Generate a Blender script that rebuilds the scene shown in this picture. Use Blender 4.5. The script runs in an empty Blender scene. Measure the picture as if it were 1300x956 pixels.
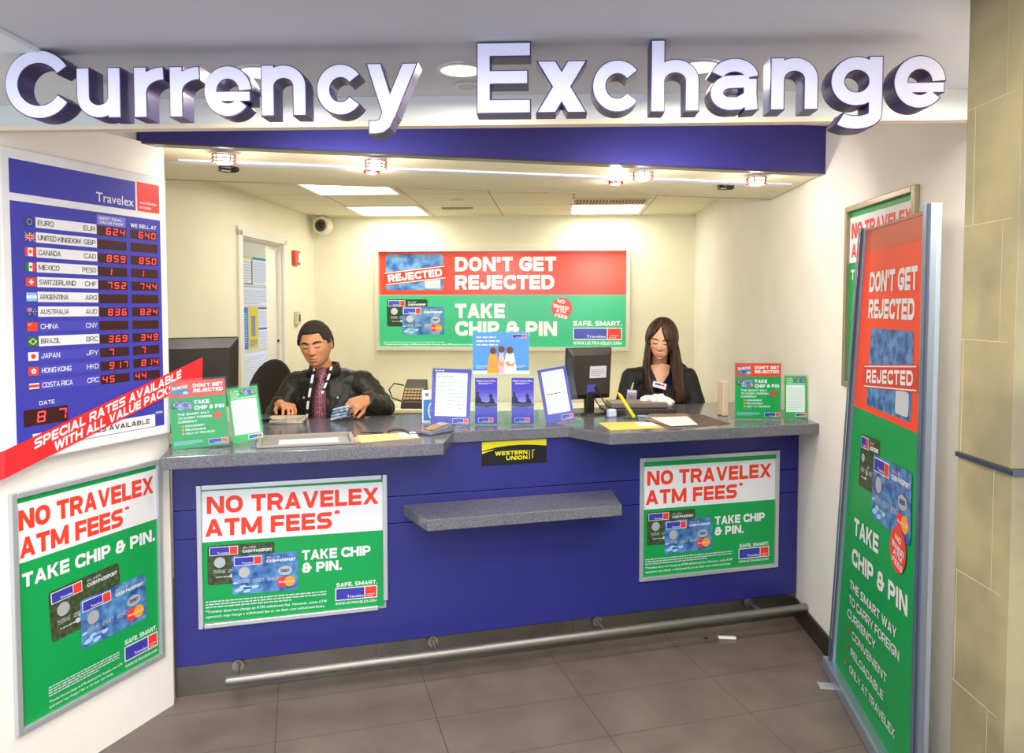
import bpy, bmesh, math, random
from mathutils import Vector, Matrix, noise
random.seed(7)
sc = bpy.context.scene
C = sc.collection
R = math.radians
# ---------------------------------------------------------------- camera, world, lights, exposure
FPX, CX, CY, PITCH, CAMZ = 950.0, 650.0, 433.5, R(2.6), 1.6
cam = bpy.data.cameras.new('camera'); camo = bpy.data.objects.new('camera', cam); C.objects.link(camo)
cam.sensor_fit = 'HORIZONTAL'; cam.sensor_width = 36; cam.lens = FPX / 1300 * 36
cam.shift_y = -(478 - CY) / 1300
cam.clip_start = .02
camo.location = (0, 0, CAMZ); camo.rotation_euler = (R(90) - PITCH, 0, 0)
sc.camera = camo
sc.view_settings.view_transform = 'Standard'; sc.view_settings.look = 'None'
sc.view_settings.gamma = 1; sc.view_settings.use_curve_mapping = False
sc.view_settings.exposure = -0.12
world = bpy.data.worlds.new('world'); sc.world = world; world.use_nodes = True
world.node_tree.nodes['Background'].inputs[0].default_value = (.80, .86, 1.0, 1)
world.node_tree.nodes['Background'].inputs[1].default_value = 1.3

def area(name, loc, rot, sx, sy, power, col=(1, 1, 1), shape='RECTANGLE', spread=180):
    l = bpy.data.lights.new(name, 'AREA'); l.energy = power; l.color = col; l.shape = shape
    l.size = sx
    if shape in ('RECTANGLE', 'ELLIPSE'): l.size_y = sy
    l.spread = R(spread)
    o = bpy.data.objects.new(name, l); C.objects.link(o); o.location = loc; o.rotation_euler = rot
    return o
# unseen lamps added behind the camera as front fill for the kiosk
area('concourse_fill', (-.9, -2.2, 3.6), (R(50), 0, R(-6)), 2.6, 1.2, 95, (1, .97, .94))
area('concourse_fill', (.9, -2.4, 3.6), (R(50), 0, R(8)), 2.6, 1.2, 110, (1, .97, .94))
for x_ in (-1.0, -.3, .4):
    area('overhead_fill', (x_, 1.15, 2.2), (0, 0, 0), .16, 0, 13, (1, .93, .84), 'DISK')  # unseen row added overhead to light posters and letters from ahead
area('overhead_fill', (1.2, 1.75, 2.2), (0, 0, 0), .12, 0, 15, (1, .95, .9), 'DISK')  # added out of sight behind the pillar to brighten the wall strip
area('counter_fill', (-.6, 2.75, 2.12), (R(50), 0, 0), .5, .05, 8, (1, .95, .88)); area('counter_fill', (.7, 2.95, 2.12), (R(50), 0, 0), .5, .05, 10, (1, .95, .88))  # unseen lamps added to brighten the faces behind the counter
area('daylight_opening', (0, -4.2, 1.5), (R(90), 0, 0), 6, 3, 130, (.82, .9, 1))

area('corridor_fill', (-2.55, 5.6, 2.38), (0, 0, 0), .3, 1.2, 16, (1, .95, .82))  # unseen lamp added to warm the corridor and door frame

# ---------------------------------------------------------------- helpers
def lin(c):
    if isinstance(c, str): c = [int(c[i:i + 2], 16) / 255 for i in (1, 3, 5)]
    return tuple((x / 12.92 if x <= .04045 else ((x + .055) / 1.055) ** 2.4) for x in c) + (1,)
MATS = {}
def mat(name, col='#ffffff', rough=.5, metal=0, emis=0, ecol=None, noise_amt=0, noise_scale=30, spec=.5, col2=None, coat=0, bump=0):
    if name in MATS: return MATS[name]
    m = bpy.data.materials.new(name); m.use_nodes = True; nt = m.node_tree; b = nt.nodes['Principled BSDF']
    b.inputs['Base Color'].default_value = lin(col); b.inputs['Roughness'].default_value = rough
    b.inputs['Metallic'].default_value = metal; b.inputs['Specular IOR Level'].default_value = spec
    if coat: b.inputs['Coat Weight'].default_value = coat; b.inputs['Coat Roughness'].default_value = .06
    if emis:
        b.inputs['Emission Color'].default_value = lin(ecol or col); b.inputs['Emission Strength'].default_value = emis
    if noise_amt or col2 or bump:
        tc = nt.nodes.new('ShaderNodeTexCoord'); n = nt.nodes.new('ShaderNodeTexNoise'); n.inputs['Scale'].default_value = noise_scale
        n.inputs['Detail'].default_value = 4
        nt.links.new(tc.outputs['Object'], n.inputs['Vector'])
        if noise_amt or col2:
            r = nt.nodes.new('ShaderNodeValToRGB'); nt.links.new(n.outputs['Fac'], r.inputs['Fac'])
            a = lin(col)
            c2 = lin(col2) if col2 else tuple(min(1, x * (1 + noise_amt)) for x in a[:3]) + (1,)
            c1 = a if col2 else tuple(x * (1 - noise_amt) for x in a[:3]) + (1,)
            r.color_ramp.elements[0].color = c1; r.color_ramp.elements[1].color = c2
            r.color_ramp.elements[0].position = .38; r.color_ramp.elements[1].position = .62
            nt.links.new(r.outputs['Color'], b.inputs['Base Color'])
            if emis: nt.links.new(r.outputs['Color'], b.inputs['Emission Color'])
        if bump:
            bp = nt.nodes.new('ShaderNodeBump'); bp.inputs['Strength'].default_value = bump; bp.inputs['Distance'].default_value = .004
            nt.links.new(n.outputs['Fac'], bp.inputs['Height']); nt.links.new(bp.outputs['Normal'], b.inputs['Normal'])
    MATS[name] = m; return m
def clear_mat(name, tint=(.93, .98, .97, 1), mix=.02):
    if name in MATS: return MATS[name]
    m = bpy.data.materials.new(name); m.use_nodes = True; nt = m.node_tree; nt.nodes.clear()
    o = nt.nodes.new('ShaderNodeOutputMaterial'); t = nt.nodes.new('ShaderNodeBsdfTransparent'); g = nt.nodes.new('ShaderNodeBsdfGlossy')
    x = nt.nodes.new('ShaderNodeMixShader'); t.inputs[0].default_value = tint; g.inputs['Roughness'].default_value = .05
    x.inputs[0].default_value = mix
    nt.links.new(t.outputs[0], x.inputs[1]); nt.links.new(g.outputs[0], x.inputs[2]); nt.links.new(x.outputs[0], o.inputs[0])
    MATS[name] = m; return m

def ray(px, py):
    x = (px - CX) / FPX; y = -(py - CY) / FPX
    return Vector((x, math.cos(PITCH) + y * math.sin(PITCH), -math.sin(PITCH) + y * math.cos(PITCH)))
def atz(px, py, z):
    d = ray(px, py); t = (z - CAMZ) / d.z; return Vector((d.x * t, d.y * t, z))

class MB:
    """collects shapes, then builds ONE mesh object"""
    def __init__(s): s.v = []; s.f = []; s.m = []; s.mats = []
    def mi(s, m):
        if m is None: return 0
        if m not in s.mats: s.mats.append(m)
        return s.mats.index(m)
    def add(s, vs, fs, m=None, M=None):
        k = len(s.v)
        s.v += [tuple(M @ Vector(p)) if M is not None else tuple(p) for p in vs]
        i = s.mi(m)
        for f in fs: s.f.append(tuple(k + q for q in f)); s.m.append(i)
        return s
    def box(s, c, d, m=None, M=None):
        x, y, z = c; a, b, e = d[0] / 2, d[1] / 2, d[2] / 2
        vs = [(x + i * a, y + j * b, z + k * e) for k in (-1, 1) for j in (-1, 1) for i in (-1, 1)]
        return s.add(vs, [(0, 2, 3, 1), (4, 5, 7, 6), (0, 1, 5, 4), (2, 6, 7, 3), (0, 4, 6, 2), (1, 3, 7, 5)], m, M)
    def prism(s, pts, z0, z1, m=None, M=None):
        # make counter clockwise
        ar = sum(pts[i][0] * pts[(i + 1) % len(pts)][1] - pts[(i + 1) % len(pts)][0] * pts[i][1] for i in range(len(pts)))
        if ar < 0: pts = pts[::-1]
        n = len(pts)
        vs = [(p[0], p[1], z0) for p in pts] + [(p[0], p[1], z1) for p in pts]
        fs = [tuple(range(n))[::-1], tuple(range(n, 2 * n))] + [(i, (i + 1) % n, n + (i + 1) % n, n + i) for i in range(n)]
        return s.add(vs, fs, m, M)
    def cyl(s, p0, p1, r0, r1=None, n=16, m=None, M=None, caps=True):
        r1 = r0 if r1 is None else r1
        p0 = Vector(p0); p1 = Vector(p1); d = (p1 - p0).normalized()
        a = d.orthogonal().normalized(); b = d.cross(a)
        vs = []
        for p, r in ((p0, r0), (p1, r1)):
            vs += [p + (a * math.cos(2 * math.pi * i / n) + b * math.sin(2 * math.pi * i / n)) * r for i in range(n)]
        fs = [(i, (i + 1) % n, n + (i + 1) % n, n + i) for i in range(n)]
        if caps: fs += [tuple(range(n))[::-1], tuple(range(n, 2 * n))]
        return s.add(vs, fs, m, M)
    def tube(s, pts, r, n=8, m=None, M=None):
        pts = [Vector(p) for p in pts]; rs = r if isinstance(r, (list, tuple)) else [r] * len(pts)
        vs = []; fs = []; a = None
        for i, p in enumerate(pts):
            d = (pts[min(i + 1, len(pts) - 1)] - pts[max(i - 1, 0)]).normalized()
            a = d.orthogonal().normalized() if a is None else (a - d * a.dot(d)).normalized()
            b = d.cross(a)
            vs += [p + (a * math.cos(2 * math.pi * j / n) + b * math.sin(2 * math.pi * j / n)) * rs[i] for j in range(n)]
        for i in range(len(pts) - 1):
            fs += [(i * n + j, i * n + (j + 1) % n, (i + 1) * n + (j + 1) % n, (i + 1) * n + j) for j in range(n)]
        fs += [tuple(range(n))[::-1], tuple(range((len(pts) - 1) * n, len(pts) * n))]
        return s.add(vs, fs, m, M)
    def ell(s, c, r, n=16, k=10, m=None, M=None, fn=None):
        vs = []; fs = []
        for i in range(k + 1):
            b = math.pi * (i / k - .5)
            for j in range(n):
                a = 2 * math.pi * j / n
                p = (math.cos(b) * math.cos(a), math.cos(b) * math.sin(a), math.sin(b))
                q = (c[0] + r[0] * p[0], c[1] + r[1] * p[1], c[2] + r[2] * p[2])
                vs.append(fn(q) if fn else q)
        for i in range(k):
            fs += [(i * n + j, i * n + (j + 1) % n, (i + 1) * n + (j + 1) % n, (i + 1) * n + j) for j in range(n)]
        return s.add(vs, fs, m, M)
    def cap(s, p0, p1, r0, r1=None, n=14, m=None, M=None):
        r1 = r0 if r1 is None else r1
        p0 = Vector(p0); p1 = Vector(p1); d = p1 - p0
        if d.length < 1e-6: return s.ell(p0, (r0,) * 3, n, 8, m, M)
        d.normalize(); a = d.orthogonal().normalized(); b = d.cross(a)
        rings = []
        for t in (-1, -.7, -.35, 0): rings.append((p0 + d * r0 * t, r0 * math.sqrt(max(0.0004, 1 - t * t))))
        for t in (0, .35, .7, 1): rings.append((p1 + d * r1 * t, r1 * math.sqrt(max(0.0004, 1 - t * t))))
        vs = []; fs = []
        for p, r in rings: vs += [p + (a * math.cos(2 * math.pi * j / n) + b * math.sin(2 * math.pi * j / n)) * r for j in range(n)]
        for i in range(7): fs += [(i * n + j, i * n + (j + 1) % n, (i + 1) * n + (j + 1) % n, (i + 1) * n + j) for j in range(n)]
        fs += [tuple(range(n))[::-1], tuple(range(7 * n, 8 * n))]
        return s.add(vs, fs, m, M)
    def build(s, name, m=None, parent=None, smooth=False, bevel=0, seg=2, loc=None, rot=None, solid=0):
        me = bpy.data.meshes.new(name); me.from_pydata(s.v, [], s.f)
        ms = s.mats if s.mats else [m or mat('paint_white', '#eeeeee')]
        for q in ms: me.materials.append(q)
        if s.mats: me.polygons.foreach_set('material_index', s.m)
        me.update()
        if smooth: me.shade_smooth()
        o = bpy.data.objects.new(name, me); C.objects.link(o)
        if parent: o.parent = parent
        if loc: o.location = loc
        if rot: o.rotation_euler = rot
        if solid:
            d = o.modifiers.new('solid', 'SOLIDIFY'); d.thickness = solid; d.offset = 0
        if bevel:
            b = o.modifiers.new('bevel', 'BEVEL'); b.width = bevel; b.segments = seg; b.limit_method = 'ANGLE'; b.angle_limit = R(40)
        if smooth:
            es = o.modifiers.new('ws', 'WEIGHTED_NORMAL') if bevel else None
        return o
def tag(o, label=None, cat=None, group=None, kind=None):
    if label: o['label'] = label
    if cat: o['category'] = cat
    if group: o['group'] = group
    if kind: o['kind'] = kind
    return o
def thing(name, label, cat, loc=(0, 0, 0), rz=0, group=None, M=None):
    o = bpy.data.objects.new(name, None); C.objects.link(o); o.empty_display_size = .05
    if M is not None: o.matrix_world = M
    else: o.location = loc; o.rotation_euler = (0, 0, rz)
    return tag(o, label, cat, group)
def struct(o): o['kind'] = 'structure'; return o

# vertical planes of the place: origin, angle of the direction that runs to the viewer's right
class Plane:
    def __init__(s, a, d):
        s.a = Vector((a[0], a[1], 0)); s.d = Vector((d[0], d[1], 0)).normalized(); s.ang = math.atan2(s.d.y, s.d.x)
        s.n = Vector((s.d.y, -s.d.x, 0))            # towards the viewer
    def at(s, u, z, out=0): return s.a + s.d * u + s.n * out + Vector((0, 0, z))
    def mat(s, u, z, out=0, roll=0):
        return Matrix.Translation(s.at(u, z, out)) @ Matrix.Rotation(s.ang, 4, 'Z') @ Matrix.Rotation(-roll, 4, 'Y')
WL = Plane((-1.364, 2.95), (.354, .935))            # left wall with the rate board
CF = Plane((0, 3.39), (math.cos(R(15.8)), math.sin(R(15.8))))  # blue counter front
RW = Plane((1.473, 3.807), (-.0507, -1))            # right wall
BW = Plane((-1.802, 6.85), (3.424, -.214))          # back wall
IL = Plane((-2.12, 3.1), (.0837, 1))                # office left wall
BN = Plane((1.364, 2.88), (-.104, -.68))            # roller banner
VL = Plane((0, 2.24), (1, -.045))                   # valance
LT = Plane((0, 1.79), (1, -.045))                   # sign letters
HD = Plane((-1.391, 2.861), (2.846, .652))          # blue header

# ---------------------------------------------------------------- lettering
def G(w, *st): return (w, st)
def P(*pts, c=False): return ('p', pts, c)
def D(x0, y0, x1, y1): return ('d', (x0, y0, x1, y1))
r = .3
GL = {
 'A': G(1.0, D(0, 0, .5, 1), D(1, 0, .5, 1), P((.22, .24), (.78, .24))),
 'B': G(.95, P((0, 0), (1, 0, r), (1, .5, r), (0, .5)), P((0, .5), (.94, .5, r), (.94, 1, r), (0, 1)), P((0, 0), (0, 1))),
 'C': G(.95, P((1, .86), (1, 1, r), (0, 1, r), (0, 0, r), (1, 0, r), (1, .14))),
 'D': G(.98, P((0, 0), (1, 0, r), (1, 1, r), (0, 1), c=True)),
 'E': G(.82, P((0, 0), (0, 1)), P((0, 0), (1, 0)), P((0, .5), (.94, .5)), P((0, 1), (1, 1))),
 'F': G(.8, P((0, 0), (0, 1)), P((0, .47), (.92, .47)), P((0, 1), (1, 1))),
 'G': G(.98, P((1, .88), (1, 1, r), (0, 1, r), (0, 0, r), (1, 0, r), (1, .44), (.58, .44))),
 'H': G(.96, P((0, 0), (0, 1)), P((1, 0), (1, 1)), P((0, .5), (1, .5))),
 'I': G(.0, P((0, 0), (0, 1))),
 'J': G(.8, P((0, .3), (0, 0, r), (1, 0, r), (1, 1))),
 'K': G(.95, P((0, 0), (0, 1)), D(.18, .4, .95, 1), D(.95, 0, .35, .62)),
 'L': G(.76, P((0, 1), (0, 0)), P((0, 0), (1, 0))),
 'M': G(1.2, P((0, 0), (0, 1)), P((1, 0), (1, 1)), D(0, 1, .5, .1), D(1, 1, .5, .1)),
 'N': G(1.0, P((0, 0), (0, 1)), P((1, 0), (1, 1)), D(.03, 1, .97, 0)),
 'O': G(1.0, P((0, 0, r), (1, 0, r), (1, 1, r), (0, 1, r), c=True)),
 'P': G(.9, P((0, 0), (0, 1)), P((0, .4), (1, .4, r), (1, 1, r), (0, 1))),
 'Q': G(1.0, P((0, 0, r), (1, 0, r), (1, 1, r), (0, 1, r), c=True), D(1, 0, .7, .35)),
 'R': G(.94, P((0, 0), (0, 1)), P((0, .42), (1, .42, r), (1, 1, r), (0, 1)), D(.97, 0, .62, .45)),
 'S': G(.92, P((.97, 1), (0, 1, r), (0, .5, r), (1, .5, r), (1, 0, r), (.03, 0))),
 'T': G(.86, P((.5, 0), (.5, 1)), P((0, 1), (1, 1))),
 'U': G(.96, P((0, 1), (0, 0, r), (1, 0, r), (1, 1))),
 'V': G(1.0, D(0, 1, .5, 0), D(1, 1, .5, 0)),
 'W': G(1.4, D(0, 1, .25, 0), D(.5, 1, .25, 0), D(.5, 1, .75, 0), D(1, 1, .75, 0)),
 'X': G(1.0, D(0, 0, 1, 1), D(1, 0, 0, 1)),
 'Y': G(.98, D(0, 1, .5, .4), D(1, 1, .5, .4), P((.5, 0), (.5, .45))),
 'Z': G(.88, P((0, 1), (1, 1)), P((0, 0), (1, 0)), D(0, .02, 1, .98)),
 '&': G(1.0, P((.12, .52, .2), (.12, 1, .25), (.74, 1, .25), (.74, .72)), P((1, .48), (.0, .48, .2), (0, 0, r), (.82, 0, r), (.82, .5))),
 '.': G(.0, P((0, 0), (0, 0.001))), ',': G(.0, P((0, -.12), (0, 0))), "'": G(.0, P((0, .82), (0, 1))),
 '-': G(.45, P((0, .45), (1, .45))), '/': G(.6, D(0, 0, 1, 1)), '!': G(.0, P((0, .4), (0, 1)), P((0, 0), (0, .001))),
 '*': G(.3, D(.5, .55, .501, 1), P((.0, .7), (1, .9)), P((0, .9), (1, .7))),
 '0': G(.85, P((0, 0, r), (1, 0, r), (1, 1, r), (0, 1, r), c=True)), '1': G(.2, P((1, 0), (1, 1)), P((0, .9), (1, 1))),
 '2': G(.85, P((0, 1), (1, 1, r), (1, .5, r), (0, .5, r), (0, 0), (1, 0))),
 '3': G(.85, P((0, 1), (1, 1, r), (1, .5, r), (.2, .5)), P((.2, .5), (1, .5, r), (1, 0, r), (0, 0))),
 '4': G(.9, P((.8, 0), (.8, 1)), P((0, .25), (1, .25)), D(0, .3, .7, 1)),
 '5': G(.85, P((1, 1), (0, 1), (0, .55), (1, .55, r), (1, 0, r), (0, 0))),
 '6': G(.85, P((1, 1), (0, 1, r), (0, 0, r), (1, 0, r), (1, .5, r), (0, .5))),
 '7': G(.85, P((0, 1), (1, 1)), D(.35, 0, 1, 1)), '8': G(.85, P((0, 0, r), (1, 0, r), (1, 1, r), (0, 1, r), c=True), P((0, .5), (1, .5))),
 '9': G(.85, P((0, 0), (1, 0, r), (1, 1, r), (0, 1, r), (0, .5), (1, .5))),
}
def round_pts(pts, closed, rad, seg=4):
    out = []; n = len(pts)
    for i, p in enumerate(pts):
        v = Vector(p[:2]); rr = (p[2] if len(p) > 2 else 0) * rad
        if rr <= 0 or (not closed and i in (0, n - 1)): out.append(v); continue
        a = Vector(pts[i - 1][:2]); b = Vector(pts[(i + 1) % n][:2])
        da = (a - v); db = (b - v); rr = min(rr, da.length * .5, db.length * .5)
        s0 = v + da.normalized() * rr; s1 = v + db.normalized() * rr
        for k in range(seg + 1):
            t = k / seg; q = s0 * (1 - t) ** 2 + v * 2 * t * (1 - t) * .82 + s1 * t * t
            q += v * 0 + (s0 + s1) * .5 * 2 * t * (1 - t) * .18
            out.append(q)
    return out
def stroke_quads(pts, closed, t, cap=True, short=0):
    """polyline -> quads of width t with mitred joints; square caps"""
    n = len(pts); q = []
    if not closed:
        pts = list(pts)
        e = t / 2 if cap else 0
        if (pts[1] - pts[0]).length > 1e-9:
            d0 = (pts[0] - pts[1]).normalized(); d1 = (pts[-1] - pts[-2]).normalized()
            pts[0] = pts[0] + d0 * (e - short); pts[-1] = pts[-1] + d1 * (e - short)
    L = []
    for i in range(n):
        a = pts[i - 1] if (i > 0 or closed) else None
        b = pts[(i + 1) % n] if (i < n - 1 or closed) else None
        d1 = (pts[i] - a).normalized() if a is not None else None
        d2 = (b - pts[i]).normalized() if b is not None else None
        if d1 is None: d1 = d2
        if d2 is None: d2 = d1
        m = (d1 + d2)
        m = m.normalized() if m.length > 1e-6 else d1
        nn = Vector((-m.y, m.x)); k = max(.35, abs(nn.dot(Vector((-d1.y, d1.x)))))
        L.append((pts[i] + nn * (t / 2 / k), pts[i] - nn * (t / 2 / k)))
    for i in range(n if closed else n - 1):
        a, b = L[i], L[(i + 1) % n]
        q.append((a[1], b[1], b[0], a[0]))
    return q
GQ = {}
def glyph_quads(ch, h, sx, t):
    key = (ch, round(h, 6), round(sx, 4), round(t, 7))
    if key not in GQ:
        q, w = glyph_raw(ch, h * 1000, sx, t * 1000)
        if q:
            V, T, B = union2d(q); q = [[Vector((V[i].x / 1000, V[i].y / 1000)) for i in f] for f in T]
        GQ[key] = (q, w / 1000)
    return GQ[key]
def glyph_raw(ch, h, sx, t):
    """quads of one capital; h height, sx width factor, t stroke in metres; returns quads and advance width"""
    if ch not in GL: return [], h * .35 * sx
    w, st = GL[ch]; tw = t * min(1.25, max(.8, sx)); W = max(w * h * sx, tw)
    out = []
    X = lambda x: tw / 2 + x * max(0, W - tw); Y = lambda y: t / 2 + y * (h - t)
    for s in st:
        if s[0] == 'p':
            pts = [(X(p[0]), Y(p[1])) + tuple(p[2:]) for p in s[1]]
            pts = round_pts(pts, s[2], h)
            pts2 = []
            for p in pts:
                if not pts2 or (p - pts2[-1]).length > 1e-7: pts2.append(p)
            if len(pts2) < 2: pts2.append(pts2[0] + Vector((0, 1e-6)))
            out += stroke_quads(pts2, s[2], t)
        else:
            x0, y0, x1, y1 = s[1]; x0, x1 = X(x0), X(x1); y0, y1 = y0 * h, y1 * h
            dy = abs(y1 - y0) or 1e-6; L = math.hypot(x1 - x0, y1 - y0); k = min(tw / 2 * L / dy, tw * .85)
            out.append((Vector((x0 - k, y0)), Vector((x0 + k, y0)), Vector((x1 + k, y1)), Vector((x1 - k, y1))))
    return out, W
BF = {}
def bmesh_text(s):
    if s not in BF:
        c = bpy.data.curves.new('txt', 'FONT'); c.body = s; c.size = 1; c.offset = .008; c.resolution_u = 2
        o = bpy.data.objects.new('txt', c); me = bpy.data.meshes.new_from_object(o)
        vs = [tuple(v.co) for v in me.vertices]; fs = [tuple(p.vertices) for p in me.polygons]
        bpy.data.objects.remove(o); bpy.data.curves.remove(c); bpy.data.meshes.remove(me)
        xs = [v[0] for v in vs] or [0, 1]
        BF[s] = (vs, fs, min(xs), max(xs))
    return BF[s]
from mathutils.geometry import delaunay_2d_cdt
def union2d(quads):
    """one flat triangulated shape out of overlapping pieces, and its outline edges"""
    vs = []; fs = []
    for q in [(q_[0], q_[i], q_[i + 1]) for q_ in quads for i in range(1, len(q_) - 1)]:
        a = sum(q[i].x * q[(i + 1) % len(q)].y - q[(i + 1) % len(q)].x * q[i].y for i in range(len(q)))
        if abs(a) < 1e-9: continue
        q = list(q) if a > 0 else list(q)[::-1]
        k = len(vs); vs += q; fs.append(list(range(k, k + len(q))))
    V, E, F, ov, oe, of = delaunay_2d_cdt(vs, [(f[i], f[(i + 1) % 3]) for f in fs for i in range(3)], [], 0, 1e-6)
    tri = [tuple(vs[i] for i in f) for f in fs]
    def inside(c):
        for a, b, d in tri:
            if (b.x - a.x) * (c.y - a.y) - (b.y - a.y) * (c.x - a.x) >= 0 and (d.x - b.x) * (c.y - b.y) - (d.y - b.y) * (c.x - b.x) >= 0 and (a.x - d.x) * (c.y - d.y) - (a.y - d.y) * (c.x - d.x) >= 0: return True
        return False
    T = []
    for f in F:
        for i in range(1, len(f) - 1):
            t_ = (f[0], f[i], f[i + 1]); p = [V[k] for k in t_]
            ar = (p[1].x - p[0].x) * (p[2].y - p[0].y) - (p[1].y - p[0].y) * (p[2].x - p[0].x)
            if abs(ar) < 1e-12: continue
            if ar < 0: t_ = t_[::-1]
            if inside((p[0] + p[1] + p[2]) / 3): T.append(t_)
    cnt = {}
    for t_ in T:
        for i in range(3): e = (t_[i], t_[(i + 1) % 3]); cnt[e] = 1
    B = [e for e in cnt if (e[1], e[0]) not in cnt]
    return V, T, B
class Sheet(MB):
    """print on a flat sheet: x 0..W to the right, z 0..H up, face towards -y; layers a fraction of a millimetre apart"""
    def __init__(s, W, H, base, thick=.002, warp=None):
        super().__init__(); s.W = W; s.H = H; s.warp = warp; s.th = thick; s.L = 0
        s.base = base
        if warp is None: s.box((0, thick / 2, H / 2), (W, thick, H), base)
        else:
            N = 24
            for i in range(N): s.rect(0, i / N, 1, (i + 1) / N, base, 0)
    def P(s, u, v, l):
        if s.warp: p = s.warp(u, v); return (p[0], -.0005 * l, p[1])
        return (u * s.W - s.W / 2, -.00045 * l, v * s.H)
    def poly(s, pts, m, l=1): return s.add([s.P(a, b, l) for a, b in pts], [tuple(range(len(pts)))], m)
    def rect(s, x0, y0, x1, y1, m, l=1): return s.poly([(x0, y0), (x1, y0), (x1, y1), (x0, y1)], m, l)
    def xf(s, x, y, rot):
        c, q = math.cos(rot), math.sin(rot)
        return lambda a, b: (x + (a * c - b * q) / s.W, y + (a * q + b * c) / s.H)
    def rrect(s, x0, y0, w, h, rad, m, l=1, rot=0):
        """rounded rect in metres from the corner (x0,y0) given in sheet fractions"""
        T = s.xf(x0, y0, rot); pts = []
        for cx, cy, a0 in ((w - rad, rad, -90), (w - rad, h - rad, 0), (rad, h - rad, 90), (rad, rad, 180)):
            for k in range(4): a = R(a0 + 30 * k); pts.append(T(cx + rad * math.cos(a), cy + rad * math.sin(a)))
        return s.poly(pts, m, l)
    def disc(s, x, y, rx, m, l=1, n=24, ry=None, rot=0):
        T = s.xf(x, y, rot); ry = ry or rx
        return s.poly([T(rx * math.cos(2 * math.pi * i / n), ry * math.sin(2 * math.pi * i / n)) for i in range(n)], m, l)
    def text(s, tx, x, y, w, h, m, l=2, t=.21, rot=0, align='l', gap=.12):
        """capitals; x,y,w,h as sheet fractions (w None = natural width)"""
        H = h * s.H; st = t * H
        def layout(sx):
            X = 0; out = []
            for ch in tx:
                if ch == ' ': X += .42 * H * sx; continue
                q, a = glyph_quads(ch, H, sx, st); out.append((X, q)); X += a + gap * H * sx
            return out, X - gap * H * sx
        sx = 1
        out, nat = layout(1)
        if w:
            for _ in range(4):
                sx *= w * s.W / nat; out, nat = layout(sx)
        off = {'l': 0, 'c': -nat / 2, 'r': -nat}[align]
        T = s.xf(x, y, rot); vs = []; fs = []
        for X, qs in out:
            for q in qs:
                k = len(vs); vs += [s.P(*T(off + X + p.x, p.y), l) for p in q]; fs.append(tuple(range(k, k + len(q))))
        s.add(vs, fs, m); return s
    def lower(s, tx, x, y, w, h, m, l=2, rot=0, align='l'):
        """mixed-case text; h = capital height fraction"""
        vs, fs, a, b = bmesh_text(tx); k = h * s.H / .72; kx = (w * s.W / (b - a)) if w else k
        nat = (b - a) * kx; off = {'l': 0, 'c': -nat / 2, 'r': -nat}[align]
        T = s.xf(x, y, rot)
        s.add([s.P(*T(off + (v[0] - a) * kx, v[1] * k), l) for v in vs], fs, m); return s
    def fine(s, x, y, w, h, rows, m, l=2, fill=.45, rot=0):
        """rows of print too small to read"""
        rnd = random.Random(int(x * 1000 + y * 77)); T = s.xf(x, y, rot)
        for i in range(rows):
            yy = h * s.H * (rows - 1 - i) / rows; X = 0; hh = h * s.H / rows * fill; WW = w * s.W * (1 if i < rows - 1 else .7)
            while X < WW:
                ww = min(hh * rnd.uniform(1.4, 5), WW - X)
                s.poly([T(X, yy), T(X + ww, yy), T(X + ww, yy + hh), T(X, yy + hh)], m, l); X += ww + hh * .7
        return s

INK = {}
def ink(n, c, rough=.45, **k): INK[n] = mat('print_' + n, c, rough, spec=.35, **k); return INK[n]
ink('white', '#e4e5e8'); ink('red', '#e8402c'); ink('green', '#0b9a4c'); ink('blue', '#3b3aa4'); ink('logored', '#e93a33')
ink('navy', '#24307c'); ink('black', '#151518'); ink('darkcard', '#2c3a24', noise_scale=60, col2='#4a5a38'); ink('purple', '#4b3fb0')
ink('bluecard', '#2a4f8e', noise_scale=22, col2='#5d93c8'); ink('silver', '#b9bcc0', metal=.3); ink('orange', '#f39a2d')
ink('yellow', '#f2d21b'); ink('grey', '#8d8f96'); ink('lightgrey', '#c9cbd2'); ink('sky', '#4d8fd0'); ink('paper', '#f4f3f1')
ink('lilac', '#8f8bd0'); ink('teal', '#0d8c8f'); ink('cyan', '#9fcdf0'); ink('brown', '#6a3a28'); ink('skin', '#c98a66'); ink('pink', '#f0b0b8')
ink('darkgreen', '#0a7a3c'); ink('skyblue', '#66a8e0'); ink('dusk', '#7d7fd6')

def logo(s, x, y, w, h, l=3, rot=0, border=True, tagline=True, sfx=''):
    """blue and red company plate in a white border"""
    W = w * s.W; Hh = h * s.H; T = s.xf(x, y, rot); b = Hh * .07
    def rr(x0, y0, x1, y1, m, l): s.poly([T(x0, y0), T(x1, y0), T(x1, y1), T(x0, y1)], m, l)
    g = lambda n: INK.get(n + sfx, INK[n])
    if border: rr(0, 0, W, Hh, g('white'), l)
    rr(b, b, W * .70 - b / 2, Hh - b, g('blue'), l + 1); rr(W * .70 + b / 2, b, W - b, Hh - b, g('logored'), l + 1)
    p = T(W * .675, Hh * .17); s.lower('Travelex', p[0], p[1], w * .40, h * .22, g('white'), l + 2, rot, 'r')
    if tagline:
        p = T(W * .74, Hh * .30); s.lower('worldwide', p[0], p[1], w * .2, h * .10, g('white'), l + 2, rot)
        p = T(W * .74, Hh * .15); s.lower('money', p[0], p[1], w * .15, h * .10, g('white'), l + 2, rot)
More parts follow.
